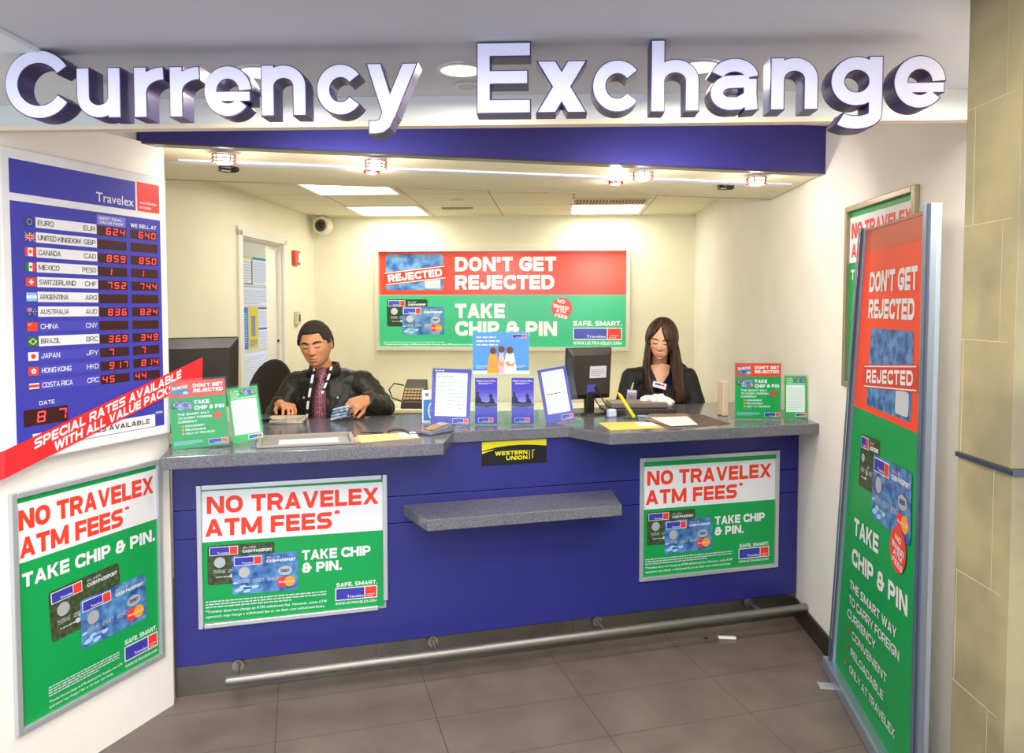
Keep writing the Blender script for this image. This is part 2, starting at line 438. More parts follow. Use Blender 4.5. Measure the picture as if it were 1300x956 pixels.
def card(s, x, y, w, kind, l=2, rot=0, sfx='', aspect=None):
    """bank card printed on a poster; w as fraction"""
    W = w * s.W; Hh = W * (aspect or .625); T = s.xf(x, y, rot); g = lambda n: INK.get(n + sfx, INK[n])
    s.rrect(x, y, W, Hh, W * .045, g('darkcard' if kind == 'dark' else 'bluecard'), l, rot)
    def fr(a, b): return T(a * W, b * Hh)
    fw = lambda a: a * W / s.W; fh = lambda a: a * Hh / s.H
    if kind != 'stamp':
        q = fr(.03, .74); logo(s, q[0], q[1], fw(.42), fh(.22), l + 1, rot, sfx=sfx, tagline=False)
        q = fr(.52, .87); s.text('BLUE' if kind == 'blue' else 'SILVER', q[0], q[1], fw(.2), fh(.05), g('silver'), l + 1, rot=rot)
        q = fr(.52, .765); s.text('CASH PASSPORT', q[0], q[1], fw(.44), fh(.075), g('white'), l + 1, rot=rot)
        q = fr(.18, .56); s.disc(q[0], q[1], W * .085, g('silver'), l + 1, 16, rot=rot)
        for i, tx in enumerate(('5156', '2567', '8910')):
            q = fr(.09 + i * .22, .29); s.text(tx, q[0], q[1], fw(.17), fh(.085), g('silver'), l + 1, rot=rot, t=.16)
        q = fr(.12, .18); s.fine(q[0], q[1], fw(.4), fh(.05), 1, g('lightgrey'), l + 1, rot=rot)
        # pale cloud shapes along the lower left
        if kind == 'blue':
            for i, (a, b, ra) in enumerate(((.1, .12, .07), (.22, .08, .06), (.34, .16, .05), (.16, .2, .05), (.05, .3, .04))):
                q = fr(a, b); s.disc(q[0], q[1], W * ra, g('cyan'), l + .5, 9, W * ra * .45, rot + .2)
            q = fr(.80, .52); s.disc(q[0], q[1], W * .11, g('silver'), l + 1, 14, W * .075, rot)
            q = fr(.80, .52); s.text('DEBIT', q[0] - fw(.07), q[1] - fh(.03), fw(.14), fh(.07), g('navy'), l + 2, rot=rot)
            q = fr(.76, .24); s.disc(q[0], q[1], W * .085, g('logored'), l + 1, 16, rot=rot)
            q = fr(.87, .24); s.disc(q[0], q[1], W * .085, g('orange'), l + 1.5, 16, rot=rot)
            q = fr(.70, .215); s.lower('MasterCard', q[0], q[1], fw(.24), fh(.05), g('white'), l + 2.5, rot)
        else:
            for i, (a, b, ra) in enumerate(((.42, .3, .05), (.47, .42, .03), (.36, .2, .04))):
                q = fr(a, b); s.disc(q[0], q[1], W * ra, g('lightgrey'), l + .5, 8, W * ra * .8, rot)
    else:
        q = fr(.68, .04); s.rrect(q[0], q[1], W * .27, Hh * .28, W * .03, g('lightgrey'), l + 1, rot)
def stamp(s, x, y, w, h, rot, l=5, sfx=''):
    """slanted red REJECTED stamp"""
    g = lambda n: INK.get(n + sfx, INK[n]); W = w * s.W; Hh = h * s.H
    s.rrect(x, y, W, Hh, Hh * .08, g('red2') if 'red2' + sfx in INK or 'red2' in INK else g('red'), l, rot)
    T = s.xf(x, y, rot)
    q = T(W * .08, Hh * .22); s.text('REJECTED', q[0], q[1], w * .84, h * .56, g('white'), l + 1, t=.24, rot=rot)
    for v in (.04, .90):
        s.poly([T(W * .03, Hh * v), T(W * .97, Hh * v), T(W * .97, Hh * (v + .05)), T(W * .03, Hh * (v + .05))], g('white'), l + 1)
ink('red2', '#d03a2a')
# ---------------------------------------------------------------- surfaces
M_wall = mat('wall_white', '#f0ece2', .6, noise_amt=.02, noise_scale=3)
M_office = mat('office_wall', '#f3edd2', .6, noise_amt=.02, noise_scale=3)
M_ceil = mat('front_ceiling', '#c6c8d2', .7, noise_amt=.02, noise_scale=2)
M_ceil2 = mat('front_ceiling_light', '#dfe6ea', .6)
M_val = mat('valance_white', '#dfe6e6', .5)
M_cream = mat('cream_trim', '#f0e4cc', .5)
M_soff = mat('soffit_cream', '#f1e9c8', .5)
M_blue = mat('blue_laminate', '#272776', .38, noise_amt=.10, noise_scale=220)
M_blueh = mat('blue_header', '#322f7e', .35, noise_amt=.08, noise_scale=220)
M_dark = mat('dark_gap', '#15162c', .7)
M_steel = mat('brushed_steel', '#a8a59c', .28, metal=.9, noise_amt=.08, noise_scale=6)
M_rail = mat('rail_steel', '#8f8c84', .42, metal=.8)
M_kick = mat('kick_steel', '#75726a', .32, metal=.85, noise_amt=.15, noise_scale=3)
M_alu = mat('aluminium', '#c9cdd2', .35, metal=.6)
M_alublue = mat('aluminium_pole', '#aab8cc', .3, metal=.7)
M_black = mat('black_plastic', '#1c1a18', .4)
M_white = mat('white_plastic', '#eeeeea', .4)
M_glass = clear_mat('acrylic')
# granite: fine speckle
m = bpy.data.materials.new('granite'); m.use_nodes = True; MATS['granite'] = m
nt = m.node_tree; b = nt.nodes['Principled BSDF']; b.inputs['Roughness'].default_value = .15
tc = nt.nodes.new('ShaderNodeTexCoord'); n1 = nt.nodes.new('ShaderNodeTexNoise'); n1.inputs['Scale'].default_value = 420; n1.inputs['Detail'].default_value = 3
rp = nt.nodes.new('ShaderNodeValToRGB'); e = rp.color_ramp.elements
e[0].position = .36; e[0].color = lin('#43464f'); e[1].position = .64; e[1].color = lin('#87858a')
k = rp.color_ramp.elements.new(.5); k.color = lin('#62646c')
nt.links.new(tc.outputs['Object'], n1.inputs['Vector']); nt.links.new(n1.outputs['Fac'], rp.inputs['Fac']); nt.links.new(rp.outputs['Color'], b.inputs['Base Color'])
M_granite = m
# tiled materials: grid lines in a turned frame
def grid_mat(name, col, col2, line, pitch, origin, ang, lw, rough=.5, nscale=3, amt=.5, bumpy=0):
    m = bpy.data.materials.new(name); m.use_nodes = True; nt = m.node_tree; b = nt.nodes['Principled BSDF']
    b.inputs['Roughness'].default_value = rough; N = nt.nodes.new; Lk = nt.links.new
    tc = N('ShaderNodeTexCoord'); mp = N('ShaderNodeMapping'); mp.vector_type = 'TEXTURE'
    mp.inputs['Location'].default_value = (origin[0], origin[1], 0); mp.inputs['Rotation'].default_value = (0, 0, ang)
    Lk(tc.outputs['Object'], mp.inputs['Vector']); sx = N('ShaderNodeSeparateXYZ'); Lk(mp.outputs[0], sx.inputs[0])
    masks = []
    for ax, pt in ((0, pitch[0]), (1, pitch[1])):
        d = N('ShaderNodeMath'); d.operation = 'DIVIDE'; Lk(sx.outputs[ax], d.inputs[0]); d.inputs[1].default_value = pt
        f = N('ShaderNodeMath'); f.operation = 'FRACT'; Lk(d.outputs[0], f.inputs[0])
        c = N('ShaderNodeMath'); c.operation = 'LESS_THAN'; Lk(f.outputs[0], c.inputs[0]); c.inputs[1].default_value = lw / pt
        masks.append(c)
    mx = N('ShaderNodeMath'); mx.operation = 'MAXIMUM'; Lk(masks[0].outputs[0], mx.inputs[0]); Lk(masks[1].outputs[0], mx.inputs[1])
    no = N('ShaderNodeTexNoise'); no.inputs['Scale'].default_value = nscale; no.inputs['Detail'].default_value = 6; Lk(tc.outputs['Object'], no.inputs['Vector'])
    r1 = N('ShaderNodeValToRGB'); r1.color_ramp.elements[0].color = lin(col); r1.color_ramp.elements[1].color = lin(col2)
    r1.color_ramp.elements[0].position = .5 - amt / 2; r1.color_ramp.elements[1].position = .5 + amt / 2
    Lk(no.outputs['Fac'], r1.inputs['Fac']); mi = N('ShaderNodeMix'); mi.data_type = 'RGBA'
    Lk(mx.outputs[0], mi.inputs['Factor']); Lk(r1.outputs[0], mi.inputs['A']); mi.inputs['B'].default_value = lin(line)
    Lk(mi.outputs['Result'], b.inputs['Base Color']); return m
M_floor = grid_mat('floor_tile', '#61564f', '#776a61', '#4a443f', (.6, .3), (.2, 3.3), R(15.8), .004, .35, 5, .5)
M_tiles = grid_mat('ceiling_tile', '#efe8cc', '#f5efd8', '#a89c78', (.61, .61), (.517, 6.86 - .27), -R(3.58), .009, .7, 60, .6)
M_stone = mat('limestone', '#7a7157', .6, noise_scale=5, col2='#948964', bump=.3)
M_grout = mat('grout', '#b8ad8c', .7)

# ---------------------------------------------------------------- the setting
def sp(name, pts, z0, z1, m, **k): return struct(MB().prism(pts, z0, z1, m).build(name, **k))
sp('floor', [(-3.4, -2.5), (2.6, -2.5), (2.6, 7.4), (-3.4, 7.4)], -.08, 0, M_floor)
a0 = WL.at(-1.6, 0)
sp('wall_left', [(-1.364, 2.95), (-1.384, 3.005), (-1.45, 3.06), (-2.13, 3.31), (-2.45, 3.31), (-2.45, a0.y), (a0.x, a0.y)], 0, 2.226, M_wall)
sp('wall_left', [(-1.42, 2.86), (-1.45, 3.06), (-2.13, 3.31), (-2.45, 3.31), (-2.45, 2.5), (-1.60, 2.5)], 2.2262, 2.43, M_wall)
# right wall and office walls
def wall_seg(P_, s0, s1, z0, z1, th=.12, m=None):
    a, b = P_.at(s0, 0), P_.at(s1, 0); c, d = P_.at(s1, 0, -th), P_.at(s0, 0, -th)
    return [(a.x, a.y), (b.x, b.y), (c.x, c.y), (d.x, d.y)]
sp('wall_right', wall_seg(RW, -3.15, 2.28, 0, 0), 0, 2.43, M_wall)
sp('wall_back', wall_seg(BW, -.0, 3.55, 0, 0), 0, 2.6, M_office)
mb = MB()
for s0, s1, z0, z1 in ((.2, 2.25, 0, 2.42), (3.01, 3.77, 0, 2.42), (2.25, 3.01, 2.115, 2.42)): mb.prism(wall_seg(IL, s0, s1, 0, 0), z0, z1, M_office)
struct(mb.build('wall_office_left'))
cr = Plane((-2.95, 3.1), (.0837, 1))
sp('wall_corridor', wall_seg(cr, .3, 5.6, 0, 0), 0, 2.42, mat('corridor_wall', '#e6dfc0', .6))
sp('ceiling_corridor', [(-3.1, 3.4), (-2.23, 3.4), (-1.9, 7.3), (-2.7, 8.7), (-3.1, 8.7)], 2.42, 2.5, M_tiles)
# ceilings
vf = lambda s, o=0: (VL.at(s, 0, o).x, VL.at(s, 0, o).y)
sp('ceiling_front', [(-2.45, .5), (2.2, .5), (2.2, 1.25), (1.36, 1.52), (1.396, vf(1.4)[1]), vf(-1.62), (-2.45, 2.33)], 2.2265, 2.30, M_ceil)
sp('ceiling_panel', [(-1.20, .5), (-1.125, 2.285), (-1.62, 2.31), (-2.2, 1.2), (-2.2, .5)], 2.216, 2.2264, M_ceil2)
mb = MB(); mb.prism([vf(-1.59), vf(1.396), vf(1.396, -.03), vf(-1.59, -.03)], 2.152, 2.43, M_val)
struct(mb.build('trim_valance'))
mb = MB(); mb.prism([vf(-1.59, .004), vf(1.396, .004), vf(1.396, -.034), vf(-1.59, -.034)], 2.139, 2.1519, M_cream)
struct(mb.build('trim_valance_edge'))
sp('ceiling_upper', [(-1.8, 2.3), (1.9, 2.2), (1.55, 3.8), (-1.6, 3.2)], 2.4402, 2.49, M_cream)
hp = lambda s, o=0: (HD.at(s, 0, o).x, HD.at(s, 0, o).y)
sp('wall_header', [hp(-.02), hp(2.924), hp(2.93, -.05), hp(-.02, -.05)], 2.226, 2.44, M_blueh)
mb = MB(); mb.prism([hp(-.02, .003), hp(2.922, .003), hp(2.93, -.055), hp(-.02, -.055)], 2.2185, 2.2259, mat('dark_metal', '#5a5a62', .3, metal=.8))
struct(mb.build('trim_header'))
rl = Plane((-1.682, 3.663), (3.173, .662))
rp_ = lambda s, o=0: (rl.at(s, 0, o).x, rl.at(s, 0, o).y)
sp('ceiling_soffit', [hp(-.02, -.056), hp(2.925, -.056), rp_(3.24), rp_(0), rp_(-.42), (-1.86, 3.22), (-1.46, 3.07)], 2.222, 2.44, M_soff)
mb = MB(); mb.prism([hp(.06, -.30), hp(2.93, -.27), hp(2.94, -.34), hp(-.02, -.37)], 2.2135, 2.2218, mat('soffit_strip', '#e3e4f4', .35))  # narrow pale lavender strip just below the soffit
struct(mb.build('soffit_pale_strip'))
mb = MB(); mb.prism([rp_(3.24), rp_(-.42), rp_(-.42, -.012), rp_(3.24, -.012)], 2.219, 2.43, mat('edge_brown', '#a08f68', .5))
struct(mb.build('trim_soffit_edge'))
sp('ceiling_office', [rp_(-.45, -.013), rp_(3.26, -.013), (1.75, 6.9), (-1.9, 7.0), (-2.0, 5.0)], 2.4202, 2.47, M_tiles)
# limestone pillar with its ledge and joints
pc = MB(); pil = Plane((.913, 1.52), (-.0158, -1))
A_ = (.913, 1.52); B_ = (.910, 1.348); C_ = (1.9, 1.27); D_ = (1.9, 1.52)
pc.prism([A_, B_, C_, D_], 0, 1.296, M_stone)
pc.prism([A_, (.910, 1.353), C_, D_], 1.306, 3.2, M_stone)
pc.prism([(.909, 1.524), (.905, 1.339), (1.9, 1.262), (1.9, 1.524)], 1.2961, 1.3059, mat('ledge_metal', '#4a5560', .3, metal=.7))
def joint(s0, s1, z0, z1):
    a, b_ = pil.at(s0, 0, .0004), pil.at(s1, 0, .0004); c, d = pil.at(s1, 0, -.001), pil.at(s0, 0, -.001)
    pc.prism([(a.x, a.y), (b_.x, b_.y), (c.x, c.y), (d.x, d.y)], z0, z1, M_grout)
for z in (1.992, 1.762, 1.535, 1.062, .83, .6): joint(.0, .15, z, z + .0016)
for s_, z0, z1 in ((.123, 1.993, 3.0), (.028, 1.763, 1.992), (.122, 1.536, 1.762), (.008, 1.306, 1.535), (.118, 1.063, 1.296), (.006, .83, 1.062), (.118, .6, .83)): joint(s_, s_ + .0014, z0, z1)
struct(pc.build('wall_pillar', bevel=.002))
# skirting
for nm, P_, s0, s1 in (('baseboard_right', RW, -.15, 2.2), ('baseboard_back', BW, .03, 3.3)):
    a, b_ = P_.at(s0, 0, .014), P_.at(s1, 0, .014); c, d = P_.at(s1, 0, .0005), P_.at(s0, 0, .0005)
    struct(MB().prism([(a.x, a.y), (b_.x, b_.y), (c.x, c.y), (d.x, d.y)], 0.001, .10, mat('skirting_dark', '#2d2623', .4)).build(nm, bevel=.003))
# door frame with strike plate and the notices in the corridor
dr = struct(thing('door_1', None, None, M=IL.mat(2.63, 0)))
mb = MB()
for x in (-.41, .41): mb.box((x, -.01, 1.075), (.065, .022, 2.15), M_wall)
mb.box((0, -.01, 2.145), (.885, .022, .07), M_wall); mb.box((.372, .065, 1.055), (.014, .125, 2.11), M_wall); mb.box((-.372, .065, 1.055), (.014, .125, 2.11), M_wall)
mb.box((0, .065, 2.106), (.73, .125, .014), M_wall); mb.box((.355, .05, 1.05), (.02, .02, 2.1), M_wall)
mb.build('door_frame', parent=dr, bevel=.002)
mb = MB(); mb.box((.3635, .02, 1.0), (.003, .035, .14), M_alu); mb.box((.3612, .02, 1.0), (.003, .014, .03), M_black); mb.build('strike_plate', parent=dr)
mb = MB(); mb.ell((.36, .03, 1.33), (.006, .01, .01), m=M_black); mb.build('catch', parent=dr, smooth=True)

# office ceiling lights and vents
def rotframe(x, y): # x', y' along the office grid, from the far corner line
    a = -R(3.58); return (.517 + x * math.cos(a) - y * math.sin(a), 6.86 + x * math.sin(a) + y * math.cos(a))
def ceil_light(xc, yc, lab, p=10):
    x, y = rotframe(xc, yc)
    t = thing('ceiling_light', lab, 'ceiling light', (x, y, 2.42), -R(3.58), 'square office ceiling lights')
    mb = MB()
    for a, b_, c, d in ((-.295, 0, .02, .61), (.295, 0, .02, .61), (0, -.295, .57, .02), (0, .295, .57, .02)): mb.box((a, b_, -.004), (c, d, .008), M_white)
    mb.build('frame', parent=t)
    MB().box((0, 0, -.002), (.57, .57, .004), mat('lit_diffuser', '#ffffff', .5, emis=2.2, ecol='#fffdf0')).build('diffuser', parent=t)
    l = area('ceiling_light_lamp', (0, 0, -.02), (0, 0, 0), .56, .56, p, (1, .965, .85)); l.parent = t
ceil_light(.305, -.575, 'square ceiling light at the right, in front of the slatted vent')
ceil_light(-1.525, -.575, 'square ceiling light on the left, nearest the back wall')
ceil_light(-1.525, -1.795, 'square ceiling light on the left, partly hidden by the soffit edge')
x, y = rotframe(.305, -1.04)
t = thing('ceiling_vent', 'slatted air vent in the ceiling tiles beside the right light', 'air vent', (x, y, 2.42), -R(3.58))
mb = MB()
for a, b_, c, d in ((-.285, 0, .02, .3), (.285, 0, .02, .3), (0, -.14, .55, .02), (0, .14, .55, .02)): mb.box((a, b_, -.004), (c, d, .008), M_cream)
mb.build('frame', parent=t); mb = MB()
for i in range(22): mb.box((-.265 + i * .0252, 0, -.004), (.008, .26, .008), mat('vent_slat', '#b9ab80', .5))
mb.build('slats', parent=t); MB().box((0, 0, -.0006), (.55, .26, .001), mat('vent_dark', '#6a5f40', .7)).build('backing', parent=t)
t = thing('ceiling_vent', 'thin slot air outlet in the middle of the office ceiling', 'air vent', (-.45, 6.2, 2.42), -R(3.58))
mb = MB(); mb.box((0, 0, -.005), (.26, .05, .01), mat('vent_slat')); mb.build('frame', parent=t, bevel=.002); MB().box((0, 0, -.011), (.22, .02, .002), mat('vent_dark')).build('slot', parent=t)
tag(MB().cyl((-.42, 5.72, 2.4195), (-.42, 5.72, 2.405), .05, .045, 20, M_white).build('smoke_detector', bevel=.003), 'small round white detector on the office ceiling tiles', 'smoke detector')

# recessed downlights in the front ceiling
def downlight(x, y, r_, lab, lit=True):
    t = thing('downlight' if lit else 'ceiling_speaker', lab, 'downlight' if lit else 'ceiling speaker', (x, y, 2.226), 0, 'round downlights in the front ceiling' if lit else None)
    mb = MB(); n = 32; vs = []; 
    for rr, z in ((r_ * .86, -.001), (r_ * .86, -.006), (r_, -.005), (r_ * 1.02, -.0005)): vs += [(rr * math.cos(2 * math.pi * i / n), rr * math.sin(2 * math.pi * i / n), z) for i in range(n)]
    mb.add(vs, [(k_ * n + i, k_ * n + (i + 1) % n, (k_ + 1) * n + (i + 1) % n, (k_ + 1) * n + i) for k_ in range(3) for i in range(n)], M_alu)
    mb.build('trim_ring', parent=t, smooth=True)
    MB().cyl((0, 0, -.001), (0, 0, -.003), r_ * .87, n=32, m=mat('downlight_lens', '#fff8e6', .4, emis=1.6, ecol='#fff3d8') if lit else mat('speaker_grille', '#b7b6b8', .6, noise_amt=.3, noise_scale=400)).build('lens' if lit else 'grille', parent=t)
    if lit:
        l = area('downlight_lamp', (0, 0, -.02), (0, 0, 0), r_ * 1.7, 0, 4.5, (1, .9, .74), 'DISK'); l.parent = t
downlight(-.135, 2.0, .062, 'oval-looking lit downlight between the two words of the sign')
downlight(-.67, 2.02, .062, 'lit downlight seen behind the first letters of Currency')
downlight(.485, 1.975, .062, 'lit downlight seen behind the letter h of Exchange')
downlight(-.125, 2.14, .034, 'small flat grey disc in the ceiling behind the letter E', False)

# soffit drum lamps in two rows
def drum(x, y, z, lab, lit=True, r_=.045, h=.034, dark=False):
    t = thing('drum_lamp', lab, 'spot lamp', (x, y, z), random.uniform(0, 1), 'small drum lamps under the soffit')
    MB().cyl((0, 0, .006), (0, 0, 0), r_ * .9, r_ * .95, 24, M_alu).build('ceiling_plate', parent=t)
    if lit: MB().cyl((0, 0, -.002), (0, 0, -h * .9), r_ * .8, r_ * .75, 24, mat('hot_glass', '#fff4ec', .3, emis=2.6, ecol='#ffe9dc')).build('glass', parent=t, smooth=False)
    cg = mat('dark_copper' if not dark else 'dark_wire', '#8a4a42' if not dark else '#2b2621', .35, metal=.6); mb = MB()
    for k_ in range(3 if not dark else 2):
        zz = -.004 - k_ * (h - .006) / (2 if not dark else 1)
        mb.tube([(r_ * math.cos(a), r_ * math.sin(a), zz) for a in [2 * math.pi * i / 24 for i in range(25)]], .0022, 6, cg)
    for i in range(5): a = i * 2 * math.pi / 5 + .3; mb.cyl((r_ * math.cos(a), r_ * math.sin(a), .0), (r_ * math.cos(a), r_ * math.sin(a), -h), .0022, n=6, m=cg)
    if dark:
        mb.cap((r_ * .5, 0, -.012), (r_ * .95, 0, -.01), .010, m=cg); mb.cap((-r_ * .9, 0, -.006), (r_ * .5, 0, -.012), .004, m=cg)
    mb.build('cage', parent=t)
    if lit:
        l = bpy.data.lights.new('drum_lamp_light', 'POINT'); l.energy = 2.5 if r_ > .04 else 1.2; l.color = (1, .86, .78); l.shadow_soft_size = .02
        o = bpy.data.objects.new('drum_lamp_light', l); C.objects.link(o); o.location = (0, 0, -h - .03); o.parent = t
ZS = 2.214
drum(-1.152, 3.02, ZS - .004, 'lit drum lamp at the left end of the soffit')
drum(-.566, 3.14, ZS - .004, 'bright drum lamp under the soffit below the letter y')
drum(.592, 3.42, ZS - .004, 'lit drum lamp on the pale strip above the right side of the back sign')
drum(1.151, 3.55, ZS - .004, 'lit drum lamp at the right end of the soffit')
drum(.509, 3.70, ZS + .004, 'small lit lamp behind the row, left of the vent', r_=.034, h=.016)
drum(-.632, 3.40, ZS + .004, 'small lit lamp behind the bright one under letter y', r_=.034, h=.016)
drum(-1.251, 3.33, ZS + .004, 'small unlit dark lamp fitting at the left of the soffit', False, .04, .018, True)
drum(1.082, 3.82, ZS + .004, 'small unlit dark lamp fitting at the right of the soffit', False, .04, .018, True)

# ---------------------------------------------------------------- sign letters
def arc(cx, cy, rx, ry, a0, a1, n=22):
    n = max(3, int(n * abs(a1 - a0) / 360) + 2)
    return [Vector((cx + rx * math.cos(R(a0 + (a1 - a0) * i / n)), cy + ry * math.sin(R(a0 + (a1 - a0) * i / n)))) for i in range(n + 1)]
def sign_strokes(ch, W, H, t):
    x = .735 * H; h = t / 2; V = lambda a, b: Vector((a, b)); o = []
    c = W / 2; rx = c - h
    if ch == 'C': o.append((arc(c, H / 2, rx, H / 2 - h, 30, 330, 40), False))
    elif ch == 'c': o.append((arc(c, x / 2, rx, x / 2 - h, 34, 326, 34), False))
    elif ch == 'u': o += [([V(h, x), V(h, x * .42)] + arc(c, x * .42, rx, x * .42 - h, 180, 360)[1:], False), ([V(W - h, 0), V(W - h, x)], False)]
    elif ch in 'nh':
        o += [([V(h, 0), V(h, x if ch == 'n' else H)], False), (arc(c, x * .58, rx, x * .42 - h, 180, 0) + [V(W - h, 0)], False)]
    elif ch == 'r': o += [([V(h, 0), V(h, x)], False), (arc(W * .98, x * .5, W * .98 - h, x * .5 - h, 180, 88), False)]
    elif ch == 'e': o += [(arc(c, x / 2, rx, x / 2 - h, 0, 325, 36), False), ([V(h, x * .5 - h * .75), V(W - h * .2, x * .5 - h * .75)], False, .74)]
    elif ch == 'y': o += [('d', 0, x, c - h * .35, 0), ('d', W, x, W * .40, -.05 * H), ([V(W * .484, .10 * H), V(W * .40, -.05 * H), V(W * .355, -.115 * H), V(W * .28, -.158 * H), V(W * .18, -.172 * H), V(.04 * W, -.172 * H)], False)]
    elif ch == 'E': o += [([V(h, 0), V(h, H)], False), ([V(h, h), V(W, h)], False), ([V(h, H / 2 + h * .1), V(W * .95, H / 2 + h * .1)], False), ([V(h, H - h), V(W, H - h)], False)]
    elif ch == 'x': o += [('d', 0, 0, W, x), ('d', W, 0, 0, x)]
    elif ch == 'a':
        o += [([V(W * .97 - h, x * .08), V(W * .97 - h, x * .62)], False), (arc(c, x * .62, rx, x * .38 - h, 0, 168), False),
              ([V(W * .97 - h, x * .56), V(W * .5, x * .55)] + arc(W * .42, (x * .55 + h) / 2, W * .42 - h, (x * .55 - h) / 2, 90, 270)[1:] + [V(W * .6, h * 1.05), V(W * .97 - h, x * .27)], False), ([V(W - h, 0), V(W * .97 - h, x * .3)], False)]
    elif ch == 'g':
        o += [(arc(c, x * .53, rx, x * .47 - h, 0, 360, 34)[:-1], True), ([V(W - h, x), V(W - h, -.06 * H)] + arc(c, -.06 * H, rx, .22 * H - h, 0, -150)[1:], False)]
    return o
def stroke_set(o, t, inset):
    out = []; tt = t - 2 * inset
    for s in o:
        if s[0] == 'd':
            _, x0, y0, x1, y1 = s; L = math.hypot(x1 - x0, y1 - y0); w_ = t / 2 * L / abs(y1 - y0)
            def ce(xx): return xx
            # ends given as outer corners for x = 0 / W, else centres
            X0 = x0 + w_ if x0 <= 1e-9 else (x0 - w_ if s[1] >= s[3] and x0 > x1 else x0); X1 = x1
            if X0 == x0 and x0 > 1e-9: X0 = x0 - w_
            if abs(x1) < 1e-9: X1 = w_
            elif x1 > x0 and y1 > y0: X1 = x1 - w_
            k = w_ * tt / t; sg = 1 if y1 > y0 else -1; dx = (X1 - X0) / (y1 - y0)
            ya, yb = y0 + sg * inset, y1 - sg * inset
            xa, xb = X0 + dx * sg * inset, X1 - dx * sg * inset
            q = [Vector((xa - k, ya)), Vector((xa + k, ya)), Vector((xb + k, yb)), Vector((xb - k, yb))]
            if ya > yb: q = [q[3], q[2], q[1], q[0]]
            out.append(q)
        else:
            th = tt * (s[2] if len(s) > 2 else 1) if len(s) > 2 else tt
            out += [list(q) for q in stroke_quads(list(s[0]), s[1], th, cap=False, short=inset)]
    return out
M_can = mat('letter_side', '#3a3068', .35, metal=.2); M_lface = mat('letter_face', '#dcdcf4', .35, emis=.12, ecol='#e2e4ff')
words = [('C', 6.5, 93, 155), ('u', 97, 153.5, 152), ('r', 169.6, 208.5, 151), ('r', 215, 254, 150.5), ('e', 258.5, 320, 150), ('n', 331, 389, 149), ('c', 401.6, 463, 148), ('y', 464.6, 531, 147),
         ('E', 605, 674, 145.5), ('x', 680.4, 745.7, 143), ('c', 751.5, 816, 142), ('h', 826, 888, 141), ('a', 900.8, 963.5, 140), ('n', 977.7, 1039, 139), ('g', 1054, 1121, 136.5), ('e', 1134, 1201, 135)]
labs = ['large white capital C that starts the word Currency', 'white letter u right after the capital C', 'white letter r after the u in Currency', 'white letter r before the e in Currency', 'white letter e in the middle of Currency',
        'white letter n in Currency', 'white letter c just before the y in Currency', 'white letter y with its tail over the blue header', 'white capital E that starts the word Exchange', 'white letter x in Exchange',
        'white letter c between the x and h in Exchange', 'tall white letter h in Exchange', 'white letter a in Exchange', 'white letter n in Exchange', 'white letter g with a tail below the ceiling edge', 'last white letter e at the right end of Exchange']
def lt_s(px):
    d = ray(px, 110); a = LT.a; dd = LT.d; t_ = (a.x * dd.y - a.y * dd.x) / (d.x * dd.y - d.y * dd.x)
    p = Vector((d.x * t_, d.y * t_, 0)) - a; return p.dot(dd)
LH = .1655; T_ = .0335
for (ch, x0, x1, _), lab in zip(words, labs):
    s0, s1 = lt_s(x0), lt_s(x1); W = s1 - s0; H_ = LH
    t = thing('sign_letter', lab, 'sign letter', M=LT.mat(s0, 2.0575), group='raised letters of the Currency Exchange sign')
    st = sign_strokes(ch, W, H_, T_); mb = MB(); fb = MB(); D_ = .056
    V_, T3, B_ = union2d(stroke_set(st, T_, 0)); n_ = len(V_)
    mb.add([(p.x, 0, p.y) for p in V_] + [(p.x, D_, p.y) for p in V_], T3 + [tuple(n_ + i for i in f[::-1]) for f in T3] + [(b_, a, n_ + a, n_ + b_) for a, b_ in B_], M_can)
    V_, T3, B_ = union2d(stroke_set(st, T_, .0026)); n_ = len(V_)
    fb.add([(p.x, -.0016, p.y) for p in V_] + [(p.x, -.0002, p.y) for p in V_], T3 + [(b_, a, n_ + a, n_ + b_) for a, b_ in B_], M_lface)
    mb.build('letter_side', parent=t); fb.build('letter_face', parent=t)
# ---------------------------------------------------------------- posters
def framed(P_, s0, s1, z0, z1, lab, art, fw=.02, out=.004, name='framed_poster', cat='poster', roll=0, sheetroll=0, inner=None, fm=None, group=None, fb=None, depth=.016, broken=False, back=None):
    W, H = s1 - s0, z1 - z0
    t = thing(name, lab, cat, M=P_.mat((s0 + s1) / 2, z0, out, roll), group=group)
    fm = fm or M_alu; mb = MB()
    bars = [((-W / 2 + fw / 2, 0, H / 2), (fw, depth, H)), ((W / 2 - fw / 2, 0, H / 2), (fw, depth, H)), ((0, 0, H - fw / 2), (W - 2 * fw, depth, fw)), ((0, 0, fw / 2), (W - 2 * fw, depth, fw))]
    if broken:
        bars[1] = ((W / 2 - fw / 2 + .004, 0, H / 2 + .02), (fw, depth, H - .04)); bars[3] = ((-.008, 0, fw / 2), (W - 2 * fw - .02, depth, fw))
    for c, d in bars: mb.box(c, d, fm)
    mb.build('frame', parent=t, bevel=.003)
    MB().box((0, depth / 2 - .001, H / 2), (W - .006, .003, H - .006), mat('poster_backing', '#8f9296', .6)).build('backing', parent=t)
    w, h = (W - 2 * fw + .002, H - 2 * fw + .002) if inner is None else inner
    s = Sheet(w, h, INK['white'], .001); art(s)
    o = s.build('poster', parent=t, loc=(0, depth / 2 - .0035, fw - .001))
    if sheetroll: o.rotation_euler = (0, -sheetroll, 0)
    return t, o
